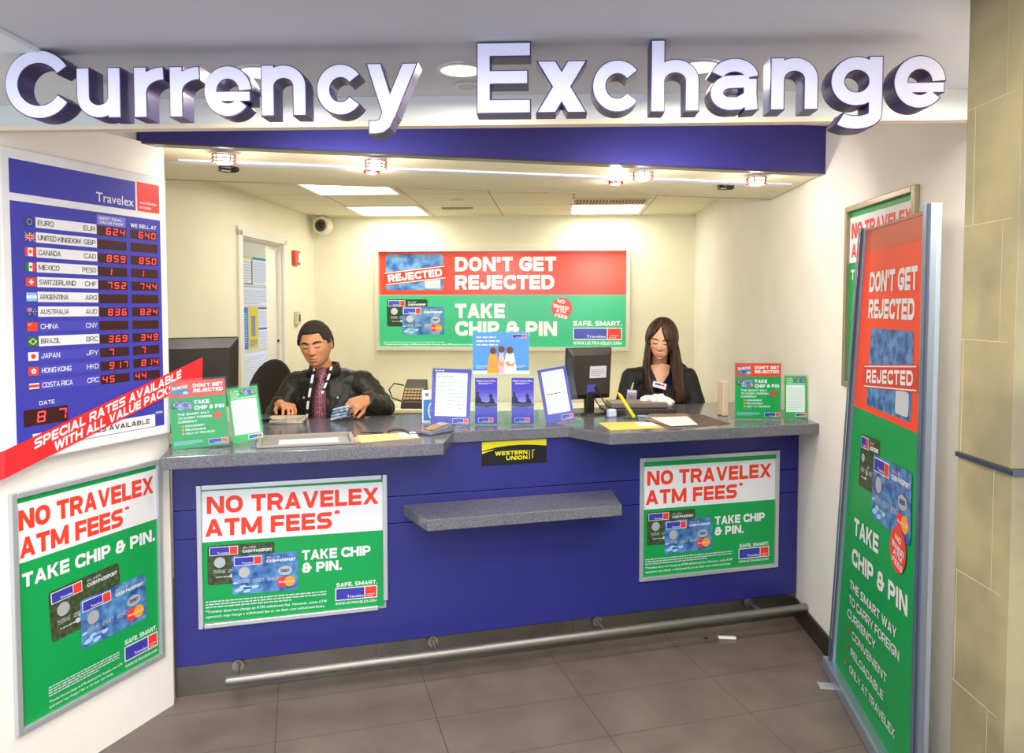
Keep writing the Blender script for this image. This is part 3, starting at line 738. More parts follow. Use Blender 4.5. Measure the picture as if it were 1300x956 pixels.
def art_landscape(s):
    g = INK
    s.rect(0, 0, 1, 1, g['green']); s.rect(0, .585, 1, .955, g['white'], 2)
    s.text('NO TRAVELEX', .03, .79, .935, .125, g['red'], 3, t=.24); s.text('ATM FEES', .02, .625, .68, .125, g['red'], 3, t=.24); s.text('*', .715, .70, .03, .06, g['red'], 3)
    card(s, .03, .27, .355, 'dark', 2); card(s, .158, .185, .355, 'blue', 5)
    s.text('TAKE CHIP', .535, .40, .385, .075, g['white'], 3, t=.24); s.text('& PIN.', .535, .305, .22, .075, g['white'], 3, t=.24)
    s.fine(.02, .105, .65, .06, 3, g['lightgrey'], 3); s.lower('*Travelex does not charge an ATM withdrawal fee. However, some ATM', .02, .068, .65, .02, g['white'], 3)
    s.lower('operators may charge a withdrawal fee or set their own withdrawal limits.', .02, .032, .64, .02, g['white'], 3)
    s.text('SAFE. SMART.', .725, .175, .235, .03, g['white'], 3, t=.2); logo(s, .72, .07, .24, .095, 3); s.text('WWW.US.TRAVELEX.COM', .72, .038, .235, .018, g['white'], 3, t=.18)
framed(CF, -1.34, -.572, .28, .875, 'framed landscape poster slipping out of its frame, left on blue counter front', art_landscape, out=.010, broken=True, sheetroll=R(-.6), inner=(.742, .572), group=None)
framed(CF, .634, 1.405, .278, .879, 'framed landscape poster on the right of the blue counter front', art_landscape, out=.010)
def art_portrait(s):
    g = INK
    s.rect(0, 0, 1, 1, g['green']); s.rect(0, .715, 1, .975, g['white'], 2)
    s.text('NO TRAVELEX', .02, .855, .955, .088, g['red'], 3, t=.24); s.text('ATM FEES', .02, .735, .70, .088, g['red'], 3, t=.24); s.text('*', .74, .79, .035, .035, g['red'], 3)
    s.text('TAKE CHIP & PIN.', .03, .605, .95, .062, g['white'], 3, t=.24)
    card(s, .20, .31, .50, 'dark', 2, R(3)); card(s, .395, .215, .50, 'blue', 5, R(1))
    s.fine(.17, .075, .5, .05, 4, g['lightgrey'], 3); s.lower('*Travelex does not charge an ATM withdrawal fee. However, some ATM', .17, .045, .52, .012, g['white'], 3)
    s.lower('operators may charge a fee or set their own limits.', .17, .022, .45, .012, g['white'], 3)
    s.text('SAFE. SMART.', .715, .135, .265, .024, g['white'], 3, t=.2); logo(s, .71, .05, .275, .075, 3); s.text('WWW.US.TRAVELEX.COM', .715, .02, .265, .013, g['white'], 3, t=.18)
framed(WL, -.652, -.054, .224, 1.011, 'framed portrait poster on the left wall below the rate board', art_portrait, out=.010)
def art_portrait2(s):
    g = INK
    s.rect(0, 0, 1, 1, g['green']); s.rect(0, .70, 1, .965, g['white'], 2)
    s.text('NO TRAVELEX', .04, .84, .92, .09, g['red'], 3, t=.24); s.text('ATM FEES', .04, .73, .66, .08, g['red'], 3, t=.24)
    s.text('TAKE CHIP & PIN.', .04, .60, .92, .06, g['white'], 3, t=.24); card(s, .12, .33, .5, 'dark', 2); card(s, .36, .22, .5, 'blue', 5)
framed(RW, .588, 1.20, 1.262, 2.026, 'framed portrait poster on the right wall, half hidden behind the tall banner', art_portrait2, out=.012, fw=.024, depth=.02, fm=mat('bronze_frame', '#9a8c72', .35, metal=.4))

# back sign: lit box
LI = [('white', '#f6f6f2', .50), ('red', '#ee4a34', .50), ('green', '#3fbd86', .5), ('blue', '#4a55b8', .4), ('logored', '#e8453a', .4), ('navy', '#2b3f88', .2), ('darkcard', '#2e4a34', .2), ('bluecard', '#2f66a8', .3),
      ('silver', '#c8ccd4', .3), ('lightgrey', '#c9d6dc', .35), ('cyan', '#a8dcf0', .4), ('orange', '#f3a63a', .4), ('red2', '#e2402e', .4)]
for n_, c_, e_ in LI: INK[n_ + '_lit'] = mat('lightbox_' + n_, c_, .22, emis=e_ * .5, **({'col2': '#7fb0dc', 'noise_scale': 9} if n_ == 'bluecard' else {}))
def art_back(s):
    g = lambda n: INK[n + '_lit']
    s.rect(0, 0, 1, .545, g('green')); s.rect(0, .548, 1, 1, g('red'))
    card(s, .027, .60, .236, 'stamp', 2, sfx='_lit', aspect=.62)
    stamp(s, .018, .645, .265, .14, R(6.5), 5, sfx='_lit')
    s.text("DON'T GET", .312, .795, .408, .15, g('white'), 3, t=.26); s.text('REJECTED', .312, .605, .40, .15, g('white'), 3, t=.26)
    s.text('TAKE', .312, .305, .20, .15, g('white'), 3, t=.26); s.text('CHIP & PIN', .312, .12, .412, .15, g('white'), 3, t=.26)
    card(s, .03, .215, .168, 'dark', 2, sfx='_lit', aspect=.66); card(s, .093, .13, .172, 'blue', 6, sfx='_lit', aspect=.66)
    s.disc(.744, .41, .098 * .96, g('logored'), 3, 30)
    for i, (tx, w) in enumerate((('NO', .03), ('TRAVELEX', .065), ('ATM', .04), ('FEES', .05))): s.text(tx, .718 - w / 2 + .022, .47 - i * .05, w, .036, g('white'), 4, rot=R(-12), t=.22)
    s.text('SAFE. SMART.', .79, .225, .195, .05, g('white'), 3, t=.24); logo(s, .79, .08, .195, .125, 3, sfx='_lit'); s.text('WWW.US.TRAVELEX.COM', .79, .03, .195, .032, g('white'), 3, t=.2)
    s.fine(.015, .045, .36, .02, 1, g('lightgrey'), 3); s.lower('*Travelex does not charge an ATM withdrawal fee. However, some ATM operators may charge', .015, .018, .37, .02, g('white'), 3)
t, o = framed(BW, .57, 2.852, 1.212, 2.132, 'wide red and green backlit sign on the office back wall', art_back, fw=.032, out=.03, depth=.06, name='lightbox_sign', cat='sign', fm=mat('pale_frame', '#e6e2d0', .35, metal=.2))
o.name = 'sign_face'
# ---------------------------------------------------------------- rate board
ink('rowlilac', '#4746b4'); ink('ledback', '#3a1210'); ink('ledon', '#ff4040', emis=1.6); ink('boardblue', '#3b3ca8', noise_amt=.06, noise_scale=200); ink('ribbon', '#e62a30'); ink('bestdeal', '#7a78d0')
ink('flagblue', '#27408c'); ink('aqua', '#7fc4ea')
SEG = {'0': 'abcdef', '1': 'bc', '2': 'abged', '3': 'abgcd', '4': 'fgbc', '5': 'afgcd', '6': 'afgedc', '7': 'abc', '8': 'abcdefg', '9': 'abcdfg'}
def seg(s, ch, x, y, w, h, m, l):
    W, H = w * s.W, h * s.H; t = H * .13; T = s.xf(x, y, 0); e = .15 * H * .4
    def r4(x0, y0, x1, y1): s.poly([T(x0 + y0 * .12, y0), T(x1 + y0 * .12, y0), T(x1 + y1 * .12, y1), T(x0 + y1 * .12, y1)], m, l)
    for k_ in SEG.get(ch, ''):
        if k_ == 'a': r4(e, H - t, W - e, H)
        if k_ == 'g': r4(e, H / 2 - t / 2, W - e, H / 2 + t / 2)
        if k_ == 'd': r4(e, 0, W - e, t)
        if k_ == 'b': r4(W - t, H / 2 + e, W, H - e)
        if k_ == 'c': r4(W - t, e, W, H / 2 - e)
        if k_ == 'f': r4(0, H / 2 + e, t, H - e)
        if k_ == 'e': r4(0, e, t, H / 2 - e)
def flag(s, k_, x, y, w, h):
    g = INK; R_ = lambda a, b, c, d, m, l=3: s.rect(x + a * w, y + b * h, x + c * w, y + d * h, g[m], l)
    def di(a, b, r_, m, l=4, n=12): s.disc(x + a * w, y + b * h, r_ * h * s.H, g[m], l, n)
    if k_ == 'eu':
        R_(0, 0, 1, 1, 'flagblue')
        for i in range(12): di(.5 + .22 * math.cos(i * math.pi / 6) * h * s.H / (w * s.W) * 1.3, .5 + .32 * math.sin(i * math.pi / 6), .055, 'yellow', n=5)
    elif k_ in ('uk', 'au'):
        R_(0, 0, 1, 1, 'flagblue'); a, b, c, d = (0, 0, 1, 1) if k_ == 'uk' else (0, .45, .5, 1); cw, chh = c - a, d - b
        for t0, m, l in ((.10, 'white', 4), (.045, 'red', 5)):
            for q in (((a, b), (c, d)), ((c, b), (a, d))):
                (x0, y0), (x1, y1) = q; s.poly([(x + (x0 - t0 * cw * .5) * w, y + y0 * h), (x + (x0 + t0 * cw * .5) * w, y + y0 * h), (x + (x1 + t0 * cw * .5) * w, y + y1 * h), (x + (x1 - t0 * cw * .5) * w, y + y1 * h)], g[m], l)
        for t0, m, l in ((.16, 'white', 6), (.09, 'red', 7)): R_(a + cw * (.5 - t0 * .6), b, a + cw * (.5 + t0 * .6), d, m, l); R_(a, b + chh * (.5 - t0), c, b + chh * (.5 + t0), m, l)
        if k_ == 'au':
            for p in ((.75, .8), (.75, .2), (.62, .5), (.88, .55), (.25, .22)): di(p[0], p[1], .07, 'white', 5, 5)
    elif k_ == 'ca': R_(0, 0, 1, 1, 'white'); R_(0, 0, .25, 1, 'red', 4); R_(.75, 0, 1, 1, 'red', 4); s.poly([(x + (.5 + a * .2) * w, y + (.5 + b * .34) * h) for a, b in ((0, 1), (.3, .5), (.8, .5), (.6, 0), (.8, -.4), (.1, -.3), (0, -.9), (-.1, -.3), (-.8, -.4), (-.6, 0), (-.8, .5), (-.3, .5))], g['red'], 5)
    elif k_ == 'mx': R_(0, 0, .33, 1, 'darkgreen'); R_(.33, 0, .67, 1, 'white'); R_(.67, 0, 1, 1, 'red'); di(.5, .5, .14, 'brown')
    elif k_ == 'ch': R_(0, 0, 1, 1, 'red'); R_(.42, .2, .58, .8, 'white', 4); R_(.28, .4, .72, .6, 'white', 4)
    elif k_ == 'ar': R_(0, 0, 1, 1, 'aqua'); R_(0, .33, 1, .67, 'white', 4); di(.5, .5, .1, 'yellow', 5)
    elif k_ == 'cn': R_(0, 0, 1, 1, 'red'); di(.2, .75, .12, 'yellow', 4, 5); [di(.4, .9 - i * .14, .04, 'yellow', 4, 5) for i in range(4)]
    elif k_ == 'br': R_(0, 0, 1, 1, 'darkgreen'); s.poly([(x + .5 * w, y + .1 * h), (x + .92 * w, y + .5 * h), (x + .5 * w, y + .9 * h), (x + .08 * w, y + .5 * h)], g['yellow'], 4); di(.5, .5, .22, 'flagblue', 5)
    elif k_ == 'jp': R_(0, 0, 1, 1, 'white'); di(.5, .5, .3, 'red', n=20)
    elif k_ == 'hk':
        R_(0, 0, 1, 1, 'red')
        for i in range(5): a = math.pi / 2 + i * 2 * math.pi / 5; di(.5 + .16 * math.cos(a), .5 + .22 * math.sin(a), .13, 'white', 4, 8)
    elif k_ == 'cr': R_(0, 0, 1, 1, 'flagblue'); R_(0, .17, 1, .83, 'white', 4); R_(0, .33, 1, .67, 'red', 5)
S0, S1, Z0, Z1 = -.678, -.034, 1.11, 2.096; BWd, BH = S1 - S0, Z1 - Z0
t = thing('exchange_rate_board', 'large blue electronic rate board listing currencies on the left wall', 'rate board', M=WL.mat((S0 + S1) / 2, Z0, .05))
mb = MB(); mb.box((0, .026, BH / 2), (BWd, .048, BH), mat('board_case', '#e8e6e2', .35)); mb.build('case', parent=t, bevel=.006, seg=3)
s = Sheet(BWd - .012, BH - .012, INK['white'], .0015); g = INK
U = lambda q: (q - S0 - .006) / (BWd - .012); V = lambda q: (q - Z0 - .006) / (BH - .012)
def rr(a, b, c, d, m, l): s.rect(U(a), V(b), U(c), V(d), g[m], l)
rr(-.652, 1.955, -.180, 2.060, 'boardblue', 1); rr(-.172, 1.955, -.070, 2.062, 'logored', 1)
s.lower('Travelex', U(-.188), V(1.968), .25, .034, g['white'], 3, align='r')
s.lower('worldwide', U(-.163), V(1.982), .125, .013, g['white'], 3); s.lower('money', U(-.163), V(1.966), .085, .013, g['white'], 3)
rr(-.652, 1.148, -.068, 1.931, 'boardblue', 1)
rr(-.345, 1.888, -.226, 1.922, 'bestdeal', 2); s.text('BEST DEAL', U(-.335), V(1.907), .15, .009, g['white'], 3); s.text('VALUE PACK', U(-.335), V(1.893), .155, .009, g['white'], 3)
s.text('WE SELL AT', U(-.205), V(1.893), .185, .014, g['white'], 3)
rows = [('eu', 'EURO', 'EUR', '624', '640', .09), ('uk', 'UNITED KINGDOM', 'GBP', '', '', .245), ('ca', 'CANADA', 'CAD', '859', '850', .125), ('mx', 'MEXICO', 'PESO', ' 1  ', ' 1  ', .115), ('ch', 'SWITZERLAND', 'CHF', '752', '744', .21),
        ('ar', 'ARGENTINA', 'ARG', '', '', .165), ('au', 'AUSTRALIA', 'AUD', '836', '824', .165), ('cn', 'CHINA', 'CNY', '', '', .10), ('br', 'BRAZIL', 'BRC', '369', '349', .11), ('jp', 'JAPAN', 'JPY', ' 7  ', ' 7  ', .105), ('hk', 'HONG KONG', 'HKD', '917', '814', .17), ('cr', 'COSTA RICA', 'CRC', '45  ', '44  ', .175)]
for i, (fl, nm, cd, v1, v2, w_) in enumerate(rows):
    zc = 1.871 - i * .0474; wh = i < 7 or i == 8
    rr(-.570, zc - .0165, -.347, zc + .0165, 'white' if wh else 'rowlilac', 2); tm = g['black'] if wh else g['white']
    s.text(nm, U(-.563), V(zc - .0085), w_ * .98, .017, tm, 3, t=.14); s.text(cd, U(-.353), V(zc - .0085), None if cd != 'PESO' else .085, .017, tm, 3, t=.14, align='r') if cd == 'PESO' else s.text(cd, U(-.353) - .072, V(zc - .0085), .072, .017, tm, 3, t=.14)
    flag(s, fl, U(-.608), V(zc - .014), .055, .028)
    for a, v_ in ((-.345, v1), (-.206, v2)):
        rr(a, zc - .019, a + .121, zc + .013, 'ledback', 2)
        v_ = v_.rjust(4) if len(v_) < 4 else v_
        for k_, ch in enumerate(v_):
            if ch != ' ': seg(s, ch, U(a + .006 + k_ * .029), V(zc - .0145), .030, .0235, g['ledon'], 4)
s.text('DATE', U(-.575), V(1.286), .085, .013, g['white'], 3, t=.16)
rr(-.628, 1.222, -.476, 1.275, 'ledback', 2)
for k_, ch in enumerate('8  7'.replace('8  7', ' 8 7')):
    if ch != ' ': seg(s, ch, U(-.622 + k_ * .037), V(1.231), .044, .036, g['ledon'], 4)
rr(-.20, 1.235, -.105, 1.262, 'ledback', 2)
rr(-.60, 1.150, -.112, 1.196, 'white', 2); s.text('CURRENCIES AVAILABLE', U(-.53), V(1.164), .62, .018, g['black'], 3, t=.2); s.text('NOTICE', U(-.108), V(1.196), .05, .008, g['white'], 3)
s.build('display_panel', parent=t, loc=(0, 0, .006))
# red ribbon sticker across the board, its left end folded down
ang = math.atan2(1.342 - 1.112, .108 + .70); L_ = .86
t = thing('ribbon_banner', 'slanted red strip with white lettering across the foot of the rate board', 'banner', M=WL.mat(-.66, 1.085, .056, ang))
def wr(u, v): return (u * L_ - .04 + v * .028, v * .083)
s = Sheet(L_, .083, g['ribbon'], .0008, warp=wr)
s.text('SPECIAL RATES AVAILABLE', .115, .53, .745, .37, g['white'], 2, t=.23, gap=.1); s.text('WITH ALL VALUE PACKS', .20, .08, .615, .37, g['white'], 2, t=.23, gap=.1)
s.build('strip', parent=t)
mb = MB(); n = 8; vs = []; 
for i in range(n + 1):
    a = i / n; vs += [(-.04 - .045 * a, -.001 + .012 * math.sin(a * 3), -.0 - .035 * a * a), (-.012 - .055 * a, -.001 + .012 * math.sin(a * 3), .083 - .02 * a * a)]
mb.add(vs, [(2 * i, 2 * i + 2, 2 * i + 3, 2 * i + 1) for i in range(n)], g['ribbon']); mb.build('folded_end', parent=t, solid=.001)

# ---------------------------------------------------------------- roller banner on the right
t = thing('banner_stand', 'tall red and green roller banner standing by the right wall', 'banner stand', M=BN.mat(0, 0, 0))
Lz = lambda z: .006 + (z - 1.881) * (.334 / 1.919) if z < 1.881 else .006
ZT = 1.888
def wb(u, v):
    z = .06 + v * (ZT - .06); l = Lz(z); return (l + (.606 - l) * u, z)
def UV(sx, z): l = Lz(z); return ((sx - l) / (.606 - l), (z - .06) / (ZT - .06))
bred = ink('bannerred', '#ef4a2e'); btop = ink('bannertop', '#cf5a3c'); btrans = ink('wood', '#b5502c')
s = Sheet(.7, ZT - .06, g['green'], .001, warp=wb)
vb = UV(0, 1.205)[1]; N = 16
for i in range(N): s.rect(0, vb + (1 - vb) * i / N, 1, vb + (1 - vb) * (i + 1) / N, bred, 1)
vt = UV(0, 1.81)[1]; s.rect(0, vt, 1, 1, btop, 2)
def bt(tx, sx, z, s1, h, m='white', l=4, t_=.24, rot=0):
    u, v = UV(sx, z); u1 = UV(s1, z)[0]; s.text(tx, u, v, u1 - u, h / (ZT - .06), g[m], l, t=t_, rot=rot)
bt("DON'T GET", .05, 1.657, .522, .075); bt('REJECTED', .045, 1.56, .505, .07)
u, v = UV(.045, 1.23); u1 = UV(.495, 1.23)[0]; card(s, u, v, (u1 - u), 'stamp', 3, aspect=.665)
u, v = UV(-.003, 1.292); s.W = .7; stamp(s, u, v, .80, .088 / (ZT - .06) , R(4.3), 6)
u, v = UV(-.03, .905); card(s, u, v, .29 , 'dark', 3, R(2), aspect=1.02); u, v = UV(.13, .825); card(s, u, v, .50, 'blue', 6, R(1.5), aspect=.68)
bt('TAKE', -.076, .695, .215, .07, rot=.05); bt('CHIP & PIN', -.095, .568, .51, .07, rot=.06)
u, v = UV(.416, .79); s.disc(u, v, .066, g['red'], 9, 28, .078)
for i, (tx, w_) in enumerate((('NO', .07), ('TRAVELEX', .15), ('ATM', .10), ('FEES', .12))): s.text(tx, u - w_ / 2, v + .017 - i * .015, w_, .011, g['white'], 10, rot=R(-10))
bt('THE SMART WAY', -.115, .462, .415, .036, rot=.05, t_=.2); bt('TO CARRY FOREIGN', -.122, .398, .445, .036, rot=.05, t_=.17); bt('CURRENCY', -.138, .335, .205, .036, rot=.05, t_=.17)
for i, (tx, x1) in enumerate((('CONVENIENT', .33), ('RELOADABLE', .30), ('ONLY AT TRAVELEX', .42))):
    z = .272 - i * .075; bt(tx, -.072 - i * .012, z, x1, .032, rot=.05, t_=.17)
    u, v = UV(-.125 - i * .013, z); T = s.xf(u, v, 0)
    s.poly([T(-.01, .02), T(0, 0), T(.028, .04), T(.001, .014)], g['red'], 4)
s.build('banner_sheet', parent=t, loc=(0, -.006, 0))
sb = Sheet(.7, ZT - .06, mat('banner_back', '#e8e8e6', .6), .001, warp=wb); sb.build('banner_back', parent=t, loc=(0, -.0035, 0))
def pole(x0, z0, x1, z1):
    mb = MB(); mb.box((0, 0, 0), (1, 1, 1), M_alublue)
    vs = []
    for z, x in ((z0, x0), (z1, x1)):
        for a, b in ((-.014, -.016), (.0, -.024), (.014, -.016), (.016, .0), (.014, .014), (-.014, .014)): vs.append((x + a, b, z))
    mb = MB(); mb.add(vs, [(0, 1, 2, 3, 4, 5)[::-1], (6, 7, 8, 9, 10, 11)] + [(i, (i + 1) % 6, 6 + (i + 1) % 6, 6 + i) for i in range(6)], M_alublue)
    mb.add([(v_[0] + 0, v_[1] * .3 - .0245, v_[2]) for v_ in vs], [(0, 1, 7, 6), (1, 2, 8, 7)], mat('pole_groove', '#7d90aa', .3, metal=.7))
    mb.build('pole', parent=t, smooth=False)
pole(Lz(.06) - .016, .04, -.012, 1.905); pole(.628, .04, .628, 1.912)
mb = MB(); mb.box((.14, 0, .03), (1.02, .09, .06), M_alublue); mb.build('base_cassette', parent=t, bevel=.008)
for x_ in (-.2, .48): MB().box((x_, 0, .004), (.05, .20, .008), M_alu).build('foot', parent=t, bevel=.002)
MB().box((.306, -.003, 1.892), (.63, .012, .012), mat('top_rail', '#a8552f', .4)).build('top_rail', parent=t, bevel=.002)
# ---------------------------------------------------------------- counter
def cs(s_, n_): p = CF.at(s_, 0, n_); return (p.x, p.y)
t = thing('service_counter', 'long blue laminate service counter front under the grey worktop', 'counter', M=CF.mat(0, 0, 0))
def cbox(name, s0, s1, z0, z1, m, th=.02, out=0, **k):
    return MB().box(((s0 + s1) / 2, th / 2 - out, (z0 + z1) / 2), (s1 - s0, th, z1 - z0), m).build(name, parent=t, **k)
cbox('top_panel', -1.43, 1.525, .774, .999, M_blue, bevel=.001)
cbox('middle_panel', -1.43, 1.525, .655, .7705, M_blue, bevel=.001)
cbox('lower_panel', -1.43, 1.525, .126, .6515, M_blue, bevel=.001)
MB().box((.0475, .11, .56), (2.955, .17, .878), mat('carcass', '#22224a', .6)).build('carcass', parent=t)
for a, b in ((-1.43, -.62), (-.618, .30), (.302, 1.525)): cbox('kick_plate', a, b, .001, .123, M_kick, .012, -.006)
# worktop
pts = [(-1.425, .283), (-.368, .279), (-.279, .025), (.262, .025), (.372, .262), (1.44, .262), (1.525, -.005), (1.672, -.563), (-1.77, -.563), (-1.77, -.34), (-1.47, -.06), (-1.422, .03)]
mb = MB(); mb.prism([cs(*p) for p in pts], 1.0, 1.05, M_granite)
tag(mb.build('countertop', bevel=.004, seg=2), 'long speckled grey granite countertop with a stepped front edge', 'countertop')
mb = MB(); mb.prism([cs(-.498, .002), cs(.491, .002), cs(.425, .27), cs(-.435, .27)], .687, .735, M_granite)
tag(mb.build('writing_shelf', bevel=.003), 'small grey granite shelf fixed to the blue counter front', 'shelf')
# foot rail
t = thing('foot_rail', 'long steel foot rail along the floor in front of the counter', 'foot rail', M=CF.mat(0, 0, 0))
MB().cyl((-1.22, -.155, .118), (1.468, -.155, .118), .019, n=20, m=M_rail).build('rail', parent=t, smooth=False, bevel=.002)
MB().ell((-1.22, -.155, .118), (.012, .019, .019), m=M_rail).build('end_cap', parent=t, smooth=True)
for x in (-1.19, -.37, .42, 1.24):
    bk = MB().tube([(x, .0, .108), (x, -.10, .108), (x, -.145, .112)], .011, 10, M_steel).build('bracket', parent=t, smooth=True); MB().cyl((x, -.0065, .108), (x, -.012, .108), .024, n=18, m=M_steel).build('flange', parent=bk)
# yellow and black plate under the worktop
t = thing('company_plate', 'small black and yellow plate hanging below the middle of the worktop', 'sign', M=CF.mat(.011, .886, .004))
s = Sheet(.306, .108, INK['black'], .003)
s.poly([(0, .62), (.2, .74), (.4, .80), (.6, .81), (.8, .78), (1, .72), (1, 1), (0, 1)], ink('wuyellow', '#d8d21c'), 1)
s.poly([(0, .50), (.15, .62), (.2, .67), (0, .58)], INK['wuyellow'], 1)
s.text('WESTERN', .20, .40, .50, .17, INK['wuyellow'], 2, t=.24); s.text('UNION', .37, .18, .33, .17, INK['wuyellow'], 2, t=.24)
s.rect(.725, .16, .735, .56, INK['wuyellow'], 2); s.rect(.775, .20, .785, .56, INK['wuyellow'], 2); s.rect(.775, .54, .81, .57, INK['wuyellow'], 2)
s.build('plate', parent=t)

# ---------------------------------------------------------------- things on the counter
def M3(x, y, z, rz=0, rx=0, ry=0): return Matrix.Translation((x, y, z)) @ Matrix.Rotation(rz, 4, 'Z') @ Matrix.Rotation(rx, 4, 'X') @ Matrix.Rotation(ry, 4, 'Y')
TOP = 1.0505
def sheet_stand(name, lab, cat, x, y, rz, W, H, art, lean=R(-8), ry=0, acr=None, base=.05, group=None, pm='white', outer=None):
    """printed sheet in a clear leaning holder"""
    t = thing(name, lab, cat, M=M3(x, y, TOP, rz), group=group)
    s = Sheet(W, H, INK[pm], .001); art(s)
    o = s.build('printed_sheet', parent=t, loc=(0, 0, .004), rot=(lean, ry, 0))
    aw, ah = outer or (W + .012, H + .012)
    p = MB().box((0, -.004, ah / 2), (aw, .002, ah), M_glass).build('clear_front', parent=t, loc=(0, 0, 0), rot=(lean, ry, 0))
    MB().box((0, base / 2, .0015), (aw, base, .002), M_glass).build('clear_foot', parent=t)
    return t
def art_a5(s):
    g = INK; s.rect(0, 0, 1, 1, g['green']); s.rect(0, .76, 1, 1, g['red'], 2)
    card(s, .05, .80, .30, 'stamp', 3, aspect=.62); stamp(s, .04, .865, .33, .06, R(6), 5)
    s.text("DON'T GET", .43, .895, .53, .055, g['white'], 3, t=.26); s.text('REJECTED', .43, .82, .53, .055, g['white'], 3, t=.26)
    card(s, .04, .60, .22, 'dark', 3); card(s, .14, .57, .26, 'blue', 6)
    s.text('TAKE', .43, .645, .27, .06, g['white'], 3, t=.26); s.text('CHIP & PIN', .43, .56, .53, .06, g['white'], 3, t=.26)
    s.text('THE SMART WAY', .13, .49, .56, .036, g['white'], 3); s.text('TO CARRY FOREIGN', .13, .435, .60, .034, g['white'], 3); s.text('CURRENCY', .13, .38, .34, .034, g['white'], 3)
    s.disc(.83, .455, .014, g['red'], 4, 16)
    for i, (tx, w_) in enumerate((('CONVENIENT', .34), ('RELOADABLE', .35), ('ONLY AT TRAVELEX', .52))):
        z = .315 - i * .055; s.rect(.19, z, .225, z + .03, g['orange'], 3); s.text(tx, .25, z, w_, .03, g['white'], 3)
    s.fine(.04, .06, .5, .06, 4, g['cyan'], 3); logo(s, .64, .03, .34, .08, 4)
def art_dl(s):
    g = INK; s.rect(0, 0, 1, 1, ink('leafgreen', '#2fb24a')); s.text('PLAN', .10, .92, .26, .03, g['white'], 3); s.text('TRAVEL', .10, .875, .30, .03, g['white'], 3); s.text('COST', .10, .83, .26, .03, g['white'], 3)
    card(s, .42, .87, .30, 'dark', 3); card(s, .55, .85, .34, 'blue', 6); s.rect(.10, .80, .95, .815, g['white'], 3)
    s.rect(.08, .14, .92, .78, g['paper'], 2); s.fine(.14, .2, .7, .54, 14, g['lightgrey'], 3, .3); s.rect(.5, .03, .98, .12, g['white'], 3); logo(s, .52, .04, .44, .07, 4)
# left pair: positions from the worktop
sheet_stand('poster_holder', 'green and red poster in a clear stand at the left end of the counter', 'poster holder', -1.216, 2.905, R(20), .205, .262, art_a5, R(-6), ry=R(-3))
sheet_stand('leaflet_holder', 'narrow green leaflet in a clear stand beside the left poster stand', 'leaflet holder', -1.075, 3.035, R(22), .118, .222, art_dl, R(-8), ry=R(-6))
sheet_stand('poster_holder', 'green and red poster in a clear stand at the right end of the counter', 'poster holder', 1.208, 3.655, R(-3), .222, .272, art_a5, R(-3))
sheet_stand('leaflet_holder', 'narrow green leaflet in a clear stand at the far right of the counter', 'leaflet holder', 1.402, 3.68, R(-3), .108, .208, art_dl, R(-3))
def art_list(s):
    g = INK; s.rect(0, 0, 1, 1, g['purple']); s.rect(.10, .16, .90, .93, g['paper'], 2); s.fine(.06, .955, .35, .02, 1, g['white'], 3, .8)
    s.fine(.14, .20, .20, .62, 9, g['grey'], 3, .18); s.fine(.40, .30, .2, .52, 8, g['grey'], 3, .18); s.fine(.68, .30, .18, .52, 8, g['grey'], 3, .18); s.fine(.14, .85, .6, .03, 1, g['grey'], 3, .6)
    logo(s, .56, .03, .40, .095, 4)
sheet_stand('notice_holder', 'purple edged price notice in a clear stand, left of the two brochures', 'notice holder', -.287, 3.445, R(2), .182, .262, art_list, R(-9), ry=R(2))
def art_list2(s):
    g = INK; s.rect(0, 0, 1, 1, g['purple']); s.rect(.12, .17, .90, .95, g['paper'], 2)
    s.fine(.17, .58, .62, .34, 9, g['grey'], 3, .2); s.fine(.17, .52, .72, .035, 1, g['black'], 3, .5); s.fine(.17, .22, .62, .26, 8, g['grey'], 3, .2); logo(s, .56, .035, .40, .09, 4)
sheet_stand('notice_holder', 'purple edged text notice in a clear stand, right of the two brochures', 'notice holder', .232, 3.545, R(-2), .138, .262, art_list2, R(-9), ry=R(-10), outer=(.2, .295))
# clear brochure stand with family picture above, two brochures stay things of their own
t = thing('display_stand', 'clear upright display stand with a picture of a family facing the sky', 'display stand', M=M3(-.052, 3.50, TOP, R(1)))
def art_family(s):
    g = INK; s.rect(0, 0, 1, 1, g['sky']); s.rect(0, 0, 1, .16, ink('sea', '#3f86c0'), 2); s.rect(0, 0, 1, .08, ink('sand', '#c8dbe8'), 3)
    for i, (y, w_, tx) in enumerate(((.86, .5, None), (.77, .6, None), (.68, .55, None))): s.fine(.06, y, w_, .045, 1, g['lightgrey'], 4, .8)
    logo(s, .70, .86, .26, .09, 4); s.fine(.06, .13, .2, .09, 3, g['lightgrey'], 4); s.fine(.76, .15, .18, .07, 3, g['lightgrey'], 4)
    def pp(cx, w_, h_, body, hair, sk):
        s.poly([(cx - w_, .02), (cx + w_, .02), (cx + w_ * .8, h_ * .5), (cx + w_ * .55, h_ * .78), (cx - w_ * .55, h_ * .78), (cx - w_ * .8, h_ * .5)], g[body], 6)
        s.disc(cx, h_ * .90, .015, g[hair], 8, 14, .016); s.poly([(cx - w_ * .75, h_ * .42), (cx - w_ * .3, h_ * .5), (cx + w_ * .2, h_ * .36), (cx + w_ * .9, h_ * .5), (cx + w_ * .5, h_ * .28), (cx - w_ * .4, h_ * .3)], g[sk], 7); s.poly([(cx - w_ * .3, h_ * .74), (cx + w_ * .3, h_ * .74), (cx + w_ * .2, h_ * .82), (cx - w_ * .2, h_ * .82)], g[sk], 7)
    pp(.36, .11, .62, 'orange', 'brown', 'skin'); pp(.66, .12, .64, 'white', 'brown', 'skin'); pp(.51, .06, .66, 'pink', 'brown', 'skin')
